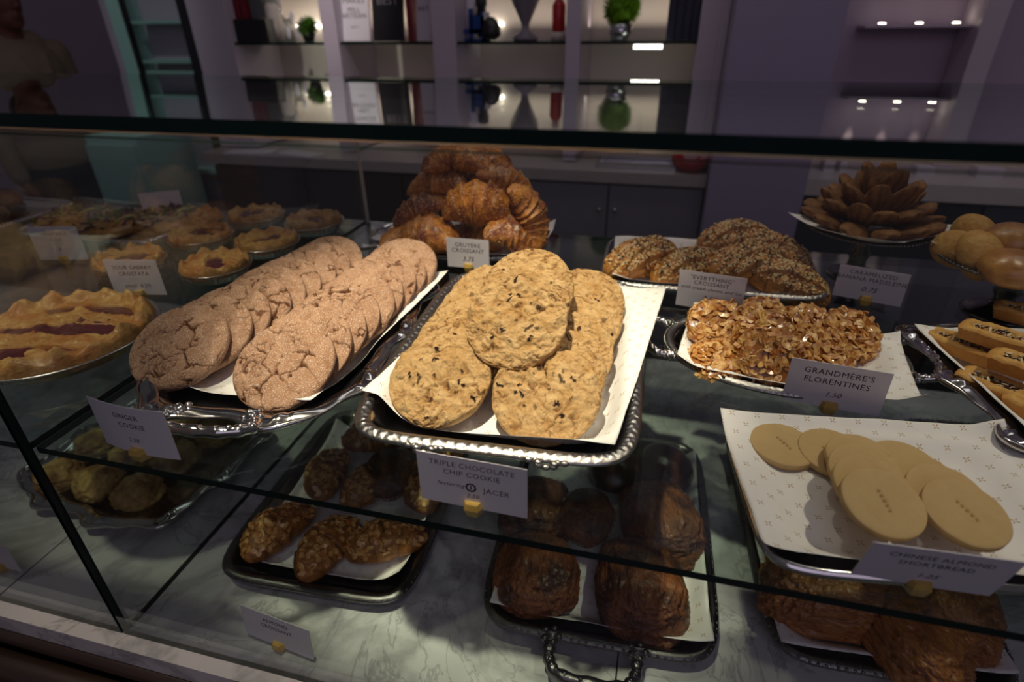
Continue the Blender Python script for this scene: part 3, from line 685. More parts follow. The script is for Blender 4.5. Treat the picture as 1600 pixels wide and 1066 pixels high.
# ================================================================== SHELF: ginger cookies
def mk_tray(name, loc, rz, label, *a, cat='tray', **k):
    r_ = empty(name, loc, rz, label, cat, None); tray(r_, *a, **k); return r_
zs = ZM+.0005
tg = mk_tray('serving_tray', (-.431, .592, zs), rad(5), 'silver tray with scrolled wavy rim holding the cracked ginger cookies',
             'squircle', .137, .215, .016, .020, 'scroll', SILVER, SILVER)
handle(tg, [(-.040, -.205, .016), (-.052, -.224, .02), (-.026, -.240, .024), (.026, -.240, .024), (.052, -.224, .02), (.040, -.205, .016)], .0052, SILVER)
handle(tg, [(-.045, .205, .016), (-.060, .236, .02), (-.030, .262, .024), (.030, .262, .024), (.060, .236, .02), (.045, .205, .016)], .0046, SILVER)
liner(tg, .226, .352, -.424, .603, rad(-4), 3, 'printed white paper sheet under the ginger cookies')
gp = [ginger_cookie('ginger_cookie', i) for i in range(4)]
zt = zs+.004
def column(protos, p0, p1, n, tilt, az, z0, r, label_f, cat, group, seed, jit=.003):
    rng = random.Random(seed)
    for i in range(n):
        f_ = i/(n-1); x = p0[0]+(p1[0]-p0[0])*f_+rng.uniform(-jit, jit); y = p0[1]+(p1[1]-p0[1])*f_
        tl = tilt+rng.uniform(-.012, .012)
        z = z0+r*math.sin(tl)*.97+.006
        inst(protos[i % len(protos)], (x, y, z), rot(tl, az+rng.uniform(-.05, .05), rng.random()*6.28), label_f(i, n), cat, group)
ords = ['front', 'second', 'third', 'fourth', 'fifth', 'sixth', 'seventh', 'eighth', 'ninth', 'tenth', 'eleventh', 'twelfth']
column(gp, (-.517, .468), (-.482, .735), 9, rad(29), rad(8), zt, .057, lambda i, n: f'{ords[i]} cracked ginger cookie from the front of the left row', 'cookie', 'ginger cookies in the left row', 1)
gp2 = gp
column(gp, (-.379, .459), (-.366, .745), 9, rad(29), rad(4), zt, .057, lambda i, n: f'{ords[i]} cracked ginger cookie from the front of the right row', 'cookie', 'ginger cookies in the right row', 2)

# ================================================================== SHELF: chocolate chip cookies
tc = mk_tray('serving_tray', (-.140, .585, zs), rad(3), 'large rectangular silver tray with embossed rim under the chocolate chip cookies',
             'rect', .143, .205, .026, .016, 'emboss', SILVER, SILVER_EMB)
for sx in (-.052, .060):      # acanthus ornaments on the front rim
    mb = MB()
    for q in range(9): a_ = q/8*math.pi; mb.ball((sx+math.cos(a_)*.017*(.6+.4*(q % 2)), -.205-math.sin(a_)*.005, .0265+.002*math.sin(a_*3)), (.0045, .0030, .0028), 6)
    mb.build('leaf_ornament', SILVER_EMB, tc, True)
liner(tc, .262, .352, -.124, .596, rad(-6), 11, 'white printed paper sheet with turned up corners under chocolate chip cookies')
cp = [choc_cookie('chocolate_chip_cookie', i) for i in range(4)]
zc = zs+.0045
column(cp, (-.199, .471), (-.205, .670), 6, rad(31), rad(-3), zc, .0545, lambda i, n: f'{ords[i]} chocolate chip cookie from the front of the left row', 'cookie', 'chocolate chip cookies in the left row', 3, .002)
column(cp, (-.086, .469), (-.080, .686), 6, rad(31), rad(3), zc, .0545, lambda i, n: f'{ords[i]} chocolate chip cookie from the front of the right row', 'cookie', 'chocolate chip cookies in the right row', 4, .002)
column(cp, (-.131, .524), (-.138, .606), 3, rad(38), rad(-2), zc+.044, .0545, lambda i, n: ['chocolate chip cookie lying on top of the pile in the centre', 'chocolate chip cookie just behind the topmost centre one', 'rearmost chocolate chip cookie of the raised centre pile'][i], 'cookie', 'chocolate chip cookies piled in the centre', 5, .002)

# ================================================================== SHELF: florentines
tf = mk_tray('serving_tray', (.166, .662, zs), rad(2), 'oval silver tray with two loop handles holding almond florentines', 'oval', .140, .102, .012, .013, 'gadroon', SILVER, SILVER_EMB)
for s_ in (-1, 1):
    handle(tf, [(s_*.130, -.040, .013), (s_*.152, -.040, .018), (s_*.164, 0, .02), (s_*.152, .040, .018), (s_*.130, .040, .013)], .0042, SILVER)
liner(tf, .245, .165, .172, .652, rad(-9), 21, 'white printed paper sheet under the almond florentines')
fp = [florentine('florentine', i) for i in range(3)]
fl = [((1118, 508), .026, 42, -.1, 'almond florentine leaning upright at the left end of the oval tray'),
      ((1125, 563), .012, 12, 0, 'almond florentine lying flat at the front left of the oval tray'),
      ((1206, 556), .030, 52, .15, 'big front almond florentine of the middle group on the oval tray'),
      ((1196, 528), .034, 46, .1, 'almond florentine just behind the big front middle one'),
      ((1192, 503), .026, 36, .0, 'rearmost almond florentine of the middle group'),
      ((1262, 516), .024, 36, .1, 'almond florentine at the rear right of the middle group'),
      ((1288, 560), .024, 40, .3, 'almond florentine partly behind its own price card'),
      ((1300, 530), .018, 24, .3, 'almond florentine between the card and the right end one'),
      ((1330, 522), .024, 38, .35, 'almond florentine at the right end of the oval tray')]
for i, (p, dz, tl, az, lb) in enumerate(fl):
    inst(fp[i % 3], G(p[0], p[1], zs+dz+.006), rot(rad(tl), az, i*1.3), lb, 'florentine', 'almond florentines on the oval tray')

# ================================================================== SHELF: shortbread
tsb = mk_tray('serving_tray', (.222, .428, zs), rad(8), 'plain silver tray with wavy edge holding the round shortbread', 'rect', .126, .088, .006, .008, 'plain', SILVER, SILVER)
liner(tsb, .262, .176, .226, .440, rad(7), 31, 'white paper sheet with gold crosses under the round shortbread')
sb = [shortbread('shortbread_round', i, ang=[1.9, 2.7, 1.6][i]) for i in range(3)]
z0 = zs+.0085
sl = [((1223, 697), .000, 3, 'pale shortbread round lying alone at the left of the paper'), ((1300, 708), .001, 6, 'shortbread round next to the lone one, half covered by the fan'),
      ((1345, 722), .010, 12, 'shortbread round at the upper left of the fan'), ((1352, 742), .018, 14, 'third shortbread round down the left fan'),
      ((1362, 762), .026, 15, 'second shortbread round from the front of the left fan'), ((1378, 787), .033, 16, 'front shortbread round of the left fan with a row of holes'),
      ((1412, 730), .003, 8, 'rearmost shortbread round of the right fan'), ((1440, 752), .011, 11, 'shortbread round in the middle of the right fan'),
      ((1478, 775), .019, 12, 'second shortbread round from the front of the right fan'), ((1507, 803), .027, 13, 'front shortbread round of the right fan with a row of holes')]
for i, (p, dz, tl, lb) in enumerate(sl):
    inst(sb[i % 3], G(p[0], p[1], z0+dz), rot(rad(tl), .3), lb, 'shortbread', 'shortbread rounds on the paper')

# ================================================================== SHELF: financiers
tfi = mk_tray('serving_tray', (.475, .640, zs), rad(9), 'ornate dark silver tray with scrolled rim at the right holding rectangular cakes', 'rect', .150, .132, .020, .018, 'scroll', SILVER_DK, SILVER)
liner(tfi, .265, .225, .474, .641, rad(9), 41, 'white paper sheet under the rectangular nut cakes')
fi = [financier('rectangular_cake', i) for i in range(2)]
fl2 = [((1500, 552), .012, -42, 'brown edged rectangular cake at the left of the ornate tray'), ((1560, 620), .012, -42, 'rectangular cake at the front of the ornate tray'),
       ((1560, 540), .034, -36, 'rectangular cake lying on top of the two left ones'), ((1612, 590), .034, -36, 'upper rectangular cake at the right frame edge'),
       ((1610, 505), .030, -30, 'rectangular cake at the rear of the ornate tray'), ((1640, 660), .012, -42, 'rectangular cake nearest the front right')]
for i, (p, dz, a_, lb) in enumerate(fl2):
    inst(fi[i % 2], G(p[0], p[1], zs+dz), rot(0, rad(a_)), lb, 'cake', 'rectangular nut cakes on the ornate tray')

# ================================================================== SHELF: gruyere croissants
tgr = mk_tray('serving_plate', (-.350, .955, zs), rad(-2), 'oval silver plate stacked with cheese croissants at the back', 'oval', .170, .098, .014, .010, 'gadroon', SILVER, SILVER, cat='plate')
liner(tgr, .30, .16, -.335, .955, rad(-6), 51, 'white paper sheet sticking out under the cheese croissants')
gc = [croissant('cheese_croissant', 3, .140, .031, 2.3, 9, ridge=.26, blunt=.85), croissant('cheese_croissant', 8, .124, .037, 1.8, 8, ridge=.24, blunt=.8), croissant('cheese_croissant', 12, .118, .028, 1.7, 8, ridge=.26, blunt=.85)]
for i, q in enumerate(gc): seeds(q, 260, i, .25, 'toasted_cheese', [plain('toasted_cheese_crumb', srgb(226, 178, 116), .6), plain('browned_cheese_crumb', srgb(150, 84, 44), .6)], .0011)
gl = [((648, 372), .90, (0, 0, 20), 0, 'cheese croissant at the far left of the plate'), ((672, 368), .885, (30, 0, -10), 1, 'cheese croissant at the front left of the plate'),
      ((800, 366), .890, (40, 20, 35), 2, 'small cheese croissant at the front right of the plate'), ((745, 372), .955, (20, 0, 0), 1, 'cheese croissant hidden low in the middle of the pile'),
      ((828, 335), .915, (20, 65, 10), 0, 'cheese croissant hanging down at the right side of the pile'), ((655, 326), .920, (25, -25, 15), 2, 'cheese croissant on the left flank of the pile'),
      ((790, 335), .930, (10, 20, -60), 1, 'cheese croissant behind the big front one to the right'),
      ((744, 318), .895, (68, 0, 8), 1, 'big crusty cheese croissant facing forward in the middle'), ((690, 284), .950, (20, -10, -15), 0, 'cheese croissant with its tip pointing left above the flank'),
      ((790, 282), .960, (20, 25, 20), 2, 'cheese croissant at the upper right behind the big one'),
      ((715, 250), .955, (20, 0, 10), 0, 'topmost cheese croissant of the pile'), ((762, 262), .985, (30, 20, -20), 1, 'dark cheese croissant just right of the topmost one')]
for p, Y, e, k, lb in gl:
    inst(gc[k], W(p[0], p[1], Y), Euler([rad(x) for x in e]).to_matrix(), lb, 'croissant', 'cheese croissants piled on the oval plate')

# ================================================================== SHELF: everything croissants
tev = mk_tray('serving_tray', (.088, .917, zs), rad(1), 'rectangular silver tray with reeded rim under the seeded croissants', 'rect', .166, .108, .014, .010, 'emboss', SILVER, SILVER_EMB)
liner(tev, .28, .19, .080, .922, rad(4), 61, 'white paper sheet under the seeded croissants')
ec = [croissant('seeded_croissant', 21+i, .128, .031, .8, 4, EVERY, .07, .85, .11, 120, 80, .55) for i in range(2)]
for i, q in enumerate(ec): seeds(q, 400, 30+i, .78, cols=[SESAME, POPPY], size=.0017)
el = [((998, 402), .880, (38, -12, 30), 0, 'seeded croissant at the left end of the tray'), ((1072, 418), .880, (34, -8, 30), 1, 'seeded croissant second from the left, behind the card'),
      ((1145, 372), .985, (28, -5, 18), 1, 'seeded croissant at the back of the tray'), ((1160, 410), .880, (34, -5, 30), 0, 'seeded croissant in the middle right of the tray'),
      ((1215, 395), .960, (30, 20, -20), 0, 'seeded croissant at the rear right'), ((1232, 440), .865, (34, 16, -12), 1, 'seeded croissant at the right end of the tray')]
for p, Y, e, k, lb in el:
    inst(ec[k], W(p[0], p[1], Y), (Matrix.Rotation(rad(e[2]), 3, 'Z')@Matrix.Rotation(rad(e[1]), 3, 'Y')@Matrix.Rotation(rad(e[0]), 3, 'X')), lb, 'croissant', 'seeded croissants on the reeded tray')

# ================================================================== SHELF: pedestal dishes
def pedestal(loc, r, H, label, mat, edge=.008):
    root = empty('pedestal_dish', loc, 0, label, 'cake stand'); mb = MB()
    mb.lathe([(.001, .004), (r*.42, .004), (r*.46, .001), (r*.46, 0), (.001, 0)]); mb.build('foot', mat, root, True); mb = MB()
    mb.lathe([(r*.36, .004), (r*.16, .012), (.012, H*.35), (.017, H*.5), (.011, H*.65), (r*.2, H*.92), (.001, H*.92)], k=32); mb.build('stem', mat, root, True)
    mb = MB(); mb.lathe([(.001, H*.92), (r*.5, H*.92), (r*.97, H+edge), (r, H+edge+.002), (r*.97, H+edge+.003), (r*.5, H), (.001, H)], k=64)
    for i in range(90): a_ = i/90*2*math.pi; mb.ball((math.cos(a_)*r*.985, math.sin(a_)*r*.985, H+edge+.002), .0022, 5)
    mb.build('dish', mat, root, True); return root
PM = Vector((.318, .965, ZM+.0005)); pedestal(PM, .088, .075, 'dark pedestal dish under the fan of madeleines', SILVER_DK, .002)
q_ = empty('tmp', PM); q_.rotation_euler = (0, 0, 0); TP['tmp'] = ('oval', .088, .088, .0, .004); o = liner(q_, .175, .150, PM.x-.003, PM.y-.010, rad(38), 71, 'white paper square under the madeleines, one corner hanging forward', curl=.0, base=.0795); bpy.data.objects.remove(q_)
mp_ = [madeleine('madeleine', i) for i in range(2)]
k = 0
for ring, (n, rr, zz, tl) in enumerate([(12, .066, .014, 20), (10, .050, .032, 36), (7, .034, .050, 52), (4, .016, .066, 74)]):
    for i in range(n):
        a_ = (i+.5*(ring % 2)+random.uniform(-.22, .22))/n*2*math.pi; R = Matrix.Rotation(a_-math.pi/2+random.uniform(-.25, .25), 3, 'Z')@Matrix.Rotation(rad(tl+random.uniform(-9, 9)), 3, 'X')@Matrix.Rotation(random.uniform(-.5, .5), 3, 'Y')
        side = ['right', 'rear', 'left', 'front'][int(((a_+math.pi/4) % (2*math.pi))//(math.pi/2))]
        tier = ['bottom', 'second', 'third', 'top'][ring]
        inst(mp_[k % 2], PM+Vector((math.cos(a_)*rr, math.sin(a_)*rr, .075+zz)), R, f'brown madeleine in the {side} of the {tier} ring of the fan', 'madeleine', f'madeleines in the {side} {tier} ring'); k += 1
PB = Vector((.478, .862, ZM+.0005)); pedestal(PB, .098, .065, 'silver pedestal dish with beaded edge holding glazed buns', SILVER_DK, .010)
q_ = empty('tmp', PB); q_.rotation_euler = (0, 0, 0); TP['tmp'] = ('oval', .098, .098, .010, .004); o = liner(q_, .15, .15, PB.x-.003, PB.y-.010, rad(30), 81, 'white paper sheet under the glazed buns', curl=.0, base=.070); bpy.data.objects.remove(q_)
bp = [lump('glazed_bun', 5, (.034, .034, .027), BUN, .04, 1.2, 36, .6), lump('glazed_bun', 9, (.022, .034, .030), FIN, .06, 1.3, 36, .7)]
bl = [((1578, 380), .86, 0, 'big round glazed bun at the right frame edge', (0, 0, 0)), ((1522, 368), .90, 1, 'pale upright bun beside the big round one', (10, -20, 20)),
      ((1578, 424), .80, 0, 'glazed bun at the front edge of the pedestal dish', (10, 0, 0)), ((1524, 400), .84, 1, 'small pale bun between dish edge and round bun', (60, 20, 60)),
      ((1492, 394), .87, 1, 'bun in shade at the left of the pedestal dish', (0, 0, 30))]
for p, Y, k, lb, e in bl: inst(bp[k], W(p[0], p[1], Y), Euler([rad(x) for x in e]).to_matrix(), lb, 'bun', 'glazed buns on the pedestal dish')

# ================================================================== SHELF, left bay: pies and vegetable tarts
bigpie = pie('cherry_pie', .112, 1, True); bigpie.location = (-.727, .487, ZM+.0005); tag(bigpie, 'large cherry pie with strips of crust at the left', 'pie')
sp_ = [pie('cherry_crostata', i+2, .055 and (i+5), False) if False else pie('small_cherry_pie', .056, i+5, False) for i in range(2)]
for i, (p, lb) in enumerate([((335, 408), 'small cherry pie nearest the ginger cookies'), ((200, 400), 'small cherry pie half behind a price card'), ((416, 372), 'small cherry pie right of the middle'),
                             ((312, 362), 'small cherry pie in the middle of the group'), ((490, 341), 'small cherry pie at the far right by the glass divider'), ((398, 331), 'small cherry pie at the back of the group'), ((300, 338), 'small cherry pie behind the middle one to the left')]):
    q = G(p[0], p[1], ZM+.024); inst(sp_[i % 2], (q.x, q.y, ZM+.0005), rot(0, i*.9), lb, 'pie', 'small cherry pies in the left bay')
tv = mk_tray('serving_tray', (-1.065, .905, zs), rad(0), 'silver tray holding vegetable tarts in the left bay', 'rect', .165, .095, .010, .010, 'emboss', SILVER, SILVER)
VEG1 = plain('green_leaf', srgb(96, 110, 44), .6); VEG2 = plain('roasted_onion', srgb(104, 62, 70), .5); CHS = plain('pale_cheese', srgb(206, 186, 110), .6)
def veg_tart(name, seed):
    o = lump(name, seed, (.062, .075, .020), BUN, .06, 1.6, 34, .6, .8); C, N, A = surf_pts(o, .75); rng = np.random.default_rng(seed); mb = MB()
    for i in range(80):
        c = C[rng.choice(len(C), p=A)]; R = Euler((rng.normal(0, .4), rng.normal(0, .4), rng.random()*6)).to_matrix()
        mb.ball(c+np.array([0, 0, .002]), (rng.uniform(.006, .014), rng.uniform(.002, .004), .0014), 5, int(rng.choice([0, 0, 1, 1, 2])), R)
    s = mb.build('vegetable_topping', VEG1, o, False, mats=[VEG1, VEG2, CHS]); tag(s, kind='stuff'); return o
vt = veg_tart('vegetable_tart', 3)
for x, y, a_, lb in ((-1.145, .895, .1, 'vegetable tart at the left of its silver tray'), (-1.030, .880, -.1, 'vegetable tart in the middle of its silver tray'), (-.955, .93, .3, 'vegetable tart at the right rear of its silver tray')):
    inst(vt, (x, y, zs+.016), rot(0, a_), lb, 'tart', 'vegetable tarts in the left bay')
tv2 = mk_tray('serving_tray', (-1.42, .90, zs), rad(0), 'silver tray with dark loaves at the far left', 'rect', .15, .12, .010, .012, 'gadroon', SILVER, SILVER)
lf = lump('dark_loaf', 6, (.06, .045, .028), CHOCR, .08, 1.5, 30, .5)
for x, y, a_, lb in ((-1.45, .96, .2, 'dark loaf at the rear of the far left tray'), (-1.35, .86, -.4, 'dark loaf at the front of the far left tray')):
    inst(lf, (x, y, zs+.018), rot(0, a_), lb, 'loaf', 'dark loaves at the far left')

# ================================================================== DECK: lower trays
zd = ZB+.0005
ta = mk_tray('serving_tray', (-.395, .590, zd), rad(3), 'tarnished tray with beaded rim holding almond croissants on the marble deck', 'rect', .140, .190, .020, .014, 'bead', SILVER_DK, SILVER_DKE)
liner(ta, .225, .300, -.395, .590, rad(4), 91, 'white printed paper under the almond croissants')
ac = [croissant('almond_croissant', 41+i, .115, .030, 1.3, 5, ALMC, .12) for i in range(2)]
for i, q in enumerate(ac): almond_top(q, 110, 50+i)
for x, y, a_, dz, lb in ((-.475, .480, 70, .022, 'almond croissant at the front left corner of its tray'), (-.392, .470, 80, .022, 'almond croissant at the front middle of its tray'), (-.315, .500, 30, .022, 'almond croissant at the front right of its tray'),
                         (-.465, .600, 100, .022, 'almond croissant in the second row on the left'), (-.380, .590, 60, .030, 'almond croissant in the second row in the middle'), (-.305, .610, 110, .022, 'almond croissant in the second row on the right'), (-.43, .705, 20, .022, 'almond croissant at the back left of its tray'), (-.32, .71, -10, .022, 'almond croissant at the back right of its tray')):
    inst(ac[(int(a_)//10) % 2], (x, y, zd+dz+.004), rot(rad(12), rad(a_)), lb, 'croissant', 'almond croissants on the beaded tray')
tb = mk_tray('serving_tray', (-.022, .615, zd), rad(2), 'dark tarnished tray with beaded handle holding dark croissants below the shelf', 'rect', .146, .200, .020, .013, 'bead', SILVER_DK, SILVER_DKE)
handle(tb, [(-.050, -.197, .020), (-.048, -.225, .020), (-.030, -.241, .020), (.030, -.241, .020), (.048, -.225, .020), (.050, -.197, .020)], .0056, SILVER_DKE)
liner(tb, .262, .330, -.020, .605, rad(2), 95, 'white printed paper with gold crosses under the dark croissants')
dc = [lump('dark_croissant', 71, (.054, .058, .040), CHOCR, .16, 1.7, 96, .5, .8, wr=.07, ws=(6, 2, 6)), lump('dark_croissant', 75, (.058, .068, .042), CHOCR, .16, 1.7, 96, .5, .8, wr=.07, ws=(6, 2, 6))]
for p, k, a_, lb in (((838, 893), 0, 8, 'dark croissant at the front left of the handled tray'), ((1003, 915), 1, 12, 'large dark croissant at the front right of the handled tray'), ((1035, 815), 1, 20, 'dark croissant behind the large one on the right'),
                     ((840, 795), 0, 5, 'dark croissant behind the front left one')):
    q = G(p[0], p[1], zd+.030); inst(dc[k], (q.x, q.y, zd+.020), rot(0, rad(a_)), lb, 'croissant', 'dark croissants on the handled tray')
def muffin(x, y, z, e, label):
    r_ = empty('muffin', (x, y, z), 0, label, 'muffin', 'muffins in paper cups'); r_.rotation_euler = e
    k = 120; th = np.arange(k)/k*2*math.pi; pr = [(.001, 0), (.026, 0), (.029, .002), (.040, .042), (.0395, .042), (.028, .004)]
    V = np.concatenate([np.stack([(r+.0012*np.sin(th*30)*(r > .027))*np.cos(th), (r+.0012*np.sin(th*30)*(r > .027))*np.sin(th), z_+0*th], -1) for r, z_ in pr])
    mesh_obj('paper_cup', V, [tuple(f) for f in grid_faces(len(pr), k, False, True)[:, ::-1]], PAPERCUP, r_)
    c_ = lump('muffin_crumb', 33, (.040, .040, .022), CHOCR, .1, 1.8, 40, .9, wr=.05); c_.parent = r_; c_.location = (0, 0, .038); return r_
PAPERCUP = plain('white_baking_paper', srgb(214, 206, 198), .7, vary=.03)
q = G(922, 795, zd+.045); muffin(q.x, q.y, zd+.012, (rad(28), 0, rad(-10)), 'muffin in a white paper cup under the shelf, right of the chocolate chip card')
q = G(618, 735, zd+.045); muffin(q.x-.01, q.y+.005, zd+.012, (rad(28), 0, rad(10)), 'muffin in a white paper cup under the shelf, left of the chocolate chip card')
gz = [lump('chocolate_glazed_pastry', 81, (.044, .050, .036), GLAZE, .06, 1.2, 44, .5)]
for p, lb in (((1040, 722), 'chocolate glazed pastry at the back of the handled tray'), ((960, 725), 'chocolate glazed pastry hidden below the cookie tray')):
    q = G(p[0], p[1], zd+.036); inst(gz[0], (q.x, q.y, zd+.022), rot(0, .4), lb, 'pastry', 'chocolate glazed pastries on the handled tray')
tcx = mk_tray('serving_tray', (.305, .660, zd), rad(3), 'dark beaded tray holding golden filled rolls at the lower right', 'rect', .135, .205, .020, .013, 'bead', SILVER_DK, SILVER_DKE)
handle(tcx, [(-.055, .202, .020), (-.052, .236, .026), (-.03, .250, .03), (.03, .250, .03), (.052, .236, .026), (.055, .202, .020)], .0050, SILVER_DKE)
liner(tcx, .245, .36, .300, .655, rad(5), 97, 'white paper with wavy edge under the golden rolls')
sc_ = [lump('golden_roll', 91, (.074, .050, .044), SAVC, .14, 1.6, 100, .6, .75, wr=.09, ws=(7, 3, 5)), lump('golden_roll', 96, (.064, .044, .040), SAVC, .14, 1.6, 100, .6, .75, wr=.09, ws=(7, 3, 5))]
EGG = plain('egg_filling', srgb(226, 190, 70), .5)
for q_ in sc_:
    mb = MB(); mb.ball((.062, 0, .006), (.012, .018, .012), 10); mb.build('egg_filling', EGG, q_, True)
for p, k, a_, lb in (((1285, 930), 0, 4, 'wide golden roll at the front left of the lower right tray'), ((1418, 1000), 1, 118, 'golden roll pointing forward at the lower right'), ((1490, 955), 1, 80, 'golden roll in shade at the right of its tray'),
                     ((1250, 800), 0, 30, 'golden roll behind the wide one'), ((1380, 850), 1, 20, 'golden roll behind the price card')):
    q = G(p[0], p[1], zd+.036); inst(sc_[k], (q.x, q.y, zd+.034), rot(0, rad(a_)), lb, 'filled roll', 'golden rolls on the lower right tray')
te = mk_tray('serving_tray', (.61, .80, zd), rad(3), 'dark tray with glossy chocolate brioches at the far right', 'rect', .15, .19, .018, .012, 'bead', SILVER_DK, SILVER_DKE)
for x, y, lb in ((.545, .84, 'glossy dark brioche at the left rear of the far right tray'), (.65, .86, 'glossy dark brioche at the right rear of the far right tray'), (.54, .73, 'glossy dark brioche in the middle of the far right tray'), (.64, .745, 'glossy dark brioche right of the middle of the far right tray')):
    inst(gz[0], (x, y, zd+.024), rot(0, x*9), lb, 'pastry', 'glossy brioches on the far right tray')
td = mk_tray('serving_tray', (-.790, .585, zd), rad(-6), 'scroll edged tray of scones on the deck in the left bay', 'squircle', .165, .145, .016, .020, 'scroll', SILVER, SILVER)
scn = [lump('scone', 101+i, (.036, .036, .026), SCONE, .24, 2.0, 60, .6, wr=.08, ws=(5, 5, 5)) for i in range(2)]
k = 0
for yy, xs_ in ((.500, (-.885, -.808, -.730)), (.578, (-.89, -.812, -.734)), (.655, (-.87, -.790, -.712))):
    for x in xs_:
        inst(scn[k % 2], (x, yy, zd+.020), rot(0, k*1.1), f"lumpy golden scone, {['left', 'middle', 'right'][k % 3]} in the {['front', 'centre', 'rear'][k//3]} row", 'scone', 'scones on the scroll edged tray'); k += 1

# ================================================================== price cards
def pc(px, py, z, yaw, lines, label, **k): q = G(px, py, z); return price_card((q.x, q.y, z+.0004), rad(yaw), lines, label, **k)
pc(741, 801, ZM, -1, [('TRIPLE CHOCOLATE', .0074, .80, 0, 0), ('CHIP COOKIE', .0074, .64, 0, 0), ('featuring', .0062, .40, .35, -.019), ('JACER', .0078, .37, 0, .021), ('2.50', .0060, .22, .3, 0)],
   'white price card for the triple chocolate chip cookie', w=.094, h=.053, logo=True)
pc(224, 716, ZM, -3, [('GINGER', .0078, .74, 0, 0), ('COOKIE', .0078, .56, 0, .004), ('2.50', .0068, .26, .3, 0)], 'white price card below the ginger cookie tray, seen steeply', w=.090, h=.056, lean=.0, curl=.004)
pc(733, 424, ZM, 0, [('GRUYÈRE', .0098, .72, 0, 0), ('CROISSANT', .0098, .53, 0, 0), ('3.75', .0105, .24, .3, 0)], 'white price card reading gruyère croissant', w=.072, h=.050)
pc(1104, 490, ZM, -10, [('"EVERYTHING"', .0082, .80, 0, 0), ('CROISSANT', .0082, .66, 0, 0), ('with cream cheese and lox', .0068, .52, .4, 0), ('3.50', .0105, .24, .3, 0)], 'white price card reading everything croissant', w=.088, h=.054)
pc(1350, 476, ZM, -16, [('CARAMELIZED', .0085, .78, 0, 0), ('BANANA MADELEINE', .0085, .60, 0, 0), ('0.75', .0105, .28, .3, 0)], 'white price card reading caramelized banana madeleine', w=.086, h=.048)
pc(1292, 644, ZM, -7, [('GRANDMÈRE’S', .0092, .74, 0, 0), ('FLORENTINES', .0092, .54, 0, 0), ('1.50', .0082, .26, .3, 0)], 'white price card in front of the florentines', w=.092, h=.052)
pc(1428, 922, ZM, 3, [('CHINESE ALMOND', .0072, .74, 0, 0), ('SHORTBREAD', .0072, .56, 0, 0), ('1.25', .0075, .26, .3, 0)], 'shaded blurred price card in front of the shortbread', w=.092, h=.050, lean=.24)
pc(224, 466, ZM, 12, [('SOUR CHERRY', .0085, .74, 0, 0), ('CROSTATA', .0085, .56, 0, 0), ('small  6.50', .0085, .22, 0, 0)], 'price card in front of the small cherry pies', w=.080, h=.056)
pc(104, 411, ZM, 14, [('VEGETABLE', .0080, .74, 0, 0), ('TART', .0080, .56, 0, 0), ('4', .0105, .26, 0, 0)], 'price card in front of the vegetable tarts', w=.085, h=.060)
pc(262, 345, ZM, 35, [], 'blank back of a card behind the vegetable tarts', w=.075, h=.055)
pc(440, 1014, ZB, -6, [('ALMOND', .0080, .74, 0, 0), ('CROISSANT', .0080, .54, 0, 0)], 'price card standing on the marble before the almond croissants', w=.098, h=.048, lean=-.1)
pc(8, 890, ZB, 0, [], 'card at the left edge of the marble deck', w=.070, h=.048)

# ================================================================== behind the case
YP = 2.05                                     # front of the wall shelving
def X(px, py, Y): return W(px, py, Y).x
zsh = W(700, 65.5, YP).z                      # wall shelf height
WHITE = plain('white_lacquer', srgb(200, 188, 200), 0.45, vary=0.03, scale=5)
NICHE = plain('niche_back_paint', srgb(214, 204, 192), 0.6, vary=0.03, scale=5)
GREY = plain('grey_cabinet_paint', srgb(134, 128, 136), 0.5, vary=0.04, scale=5)
BLACK = plain('black_plastic', srgb(28, 26, 30), 0.4)
TEAL = plain('pale_teal_enamel', srgb(150, 190, 180), 0.35, vary=0.03, scale=6)
def emis(name, c, s):
    m = bpy.data.materials.new(name); m.use_nodes = True; b_ = m.node_tree.nodes['Principled BSDF']
    b_.inputs['Base Color'].default_value = (*c, 1); b_.inputs['Emission Color'].default_value = (*c, 1); b_.inputs['Emission Strength'].default_value = s; return m
def box_thing(name, a, b_, mat, label, cat, group=None, bev=.0):
    m = MB(); m.box(a, b_); o = m.build(name, mat); tag(o, label, cat, group)
    if bev:
        md = o.modifiers.new('bevel', 'BEVEL'); md.width = bev; md.segments = 2
    return o
# shelving: posts, back, glass boards
su = empty('wall_shelving', (0, YW, FLOOR), 0, 'white wall shelving with posts and one glass board behind the case', 'shelving')
def inS(o): o.parent = su; o.location = (0, -YW, -FLOOR); return o
posts = [(305, 363), (506, 529), (676, 712), (884, 906), (1090, 1120)]
for l, r_ in posts:
    m = MB(); x0, x1 = X(l, 67, YP), X(r_, 67, YP); m.box((x0, YP, -.445), (x1, YW-.005, 1.3)); inS(m.build('post', WHITE))
xa, xb = X(363, 67, YP), X(1090, 67, YP)
m = MB(); m.box((xa, YW-.02, -.445), (xb, YW-.006, 1.3)); inS(m.build('back_panel', NICHE))
edges = [(posts[i][1], posts[i+1][0]) for i in range(4)]
for l, r_ in edges:
    m = MB(); m.box((X(l, 67, YP)+.002, YP+.01, zsh-.008), (X(r_, 67, YP)-.002, YW-.022, zsh), faces=[0, 0, 1, 1, 1, 1]); inS(m.build('glass_board', SHELF_GLASS, mats=[SHELF_GLASS, EDGE]))
LED = emis('led_strip_light', (1, .93, .80), 5.0)
m = MB(); m.box((X(990, 71, YP), YP+.012, zsh-.022), (X(1035, 71, YP), YP+.022, zsh-.010)); inS(m.build('led_lamp', LED))
m = MB(); zl = W(770, 37, YW-.03).z; m.box((X(463, 38, YW-.03), YW-.035, zl-.008), (X(532, 38, YW-.03), YW-.022, zl+.004)); inS(m.build('led_lamp', LED))
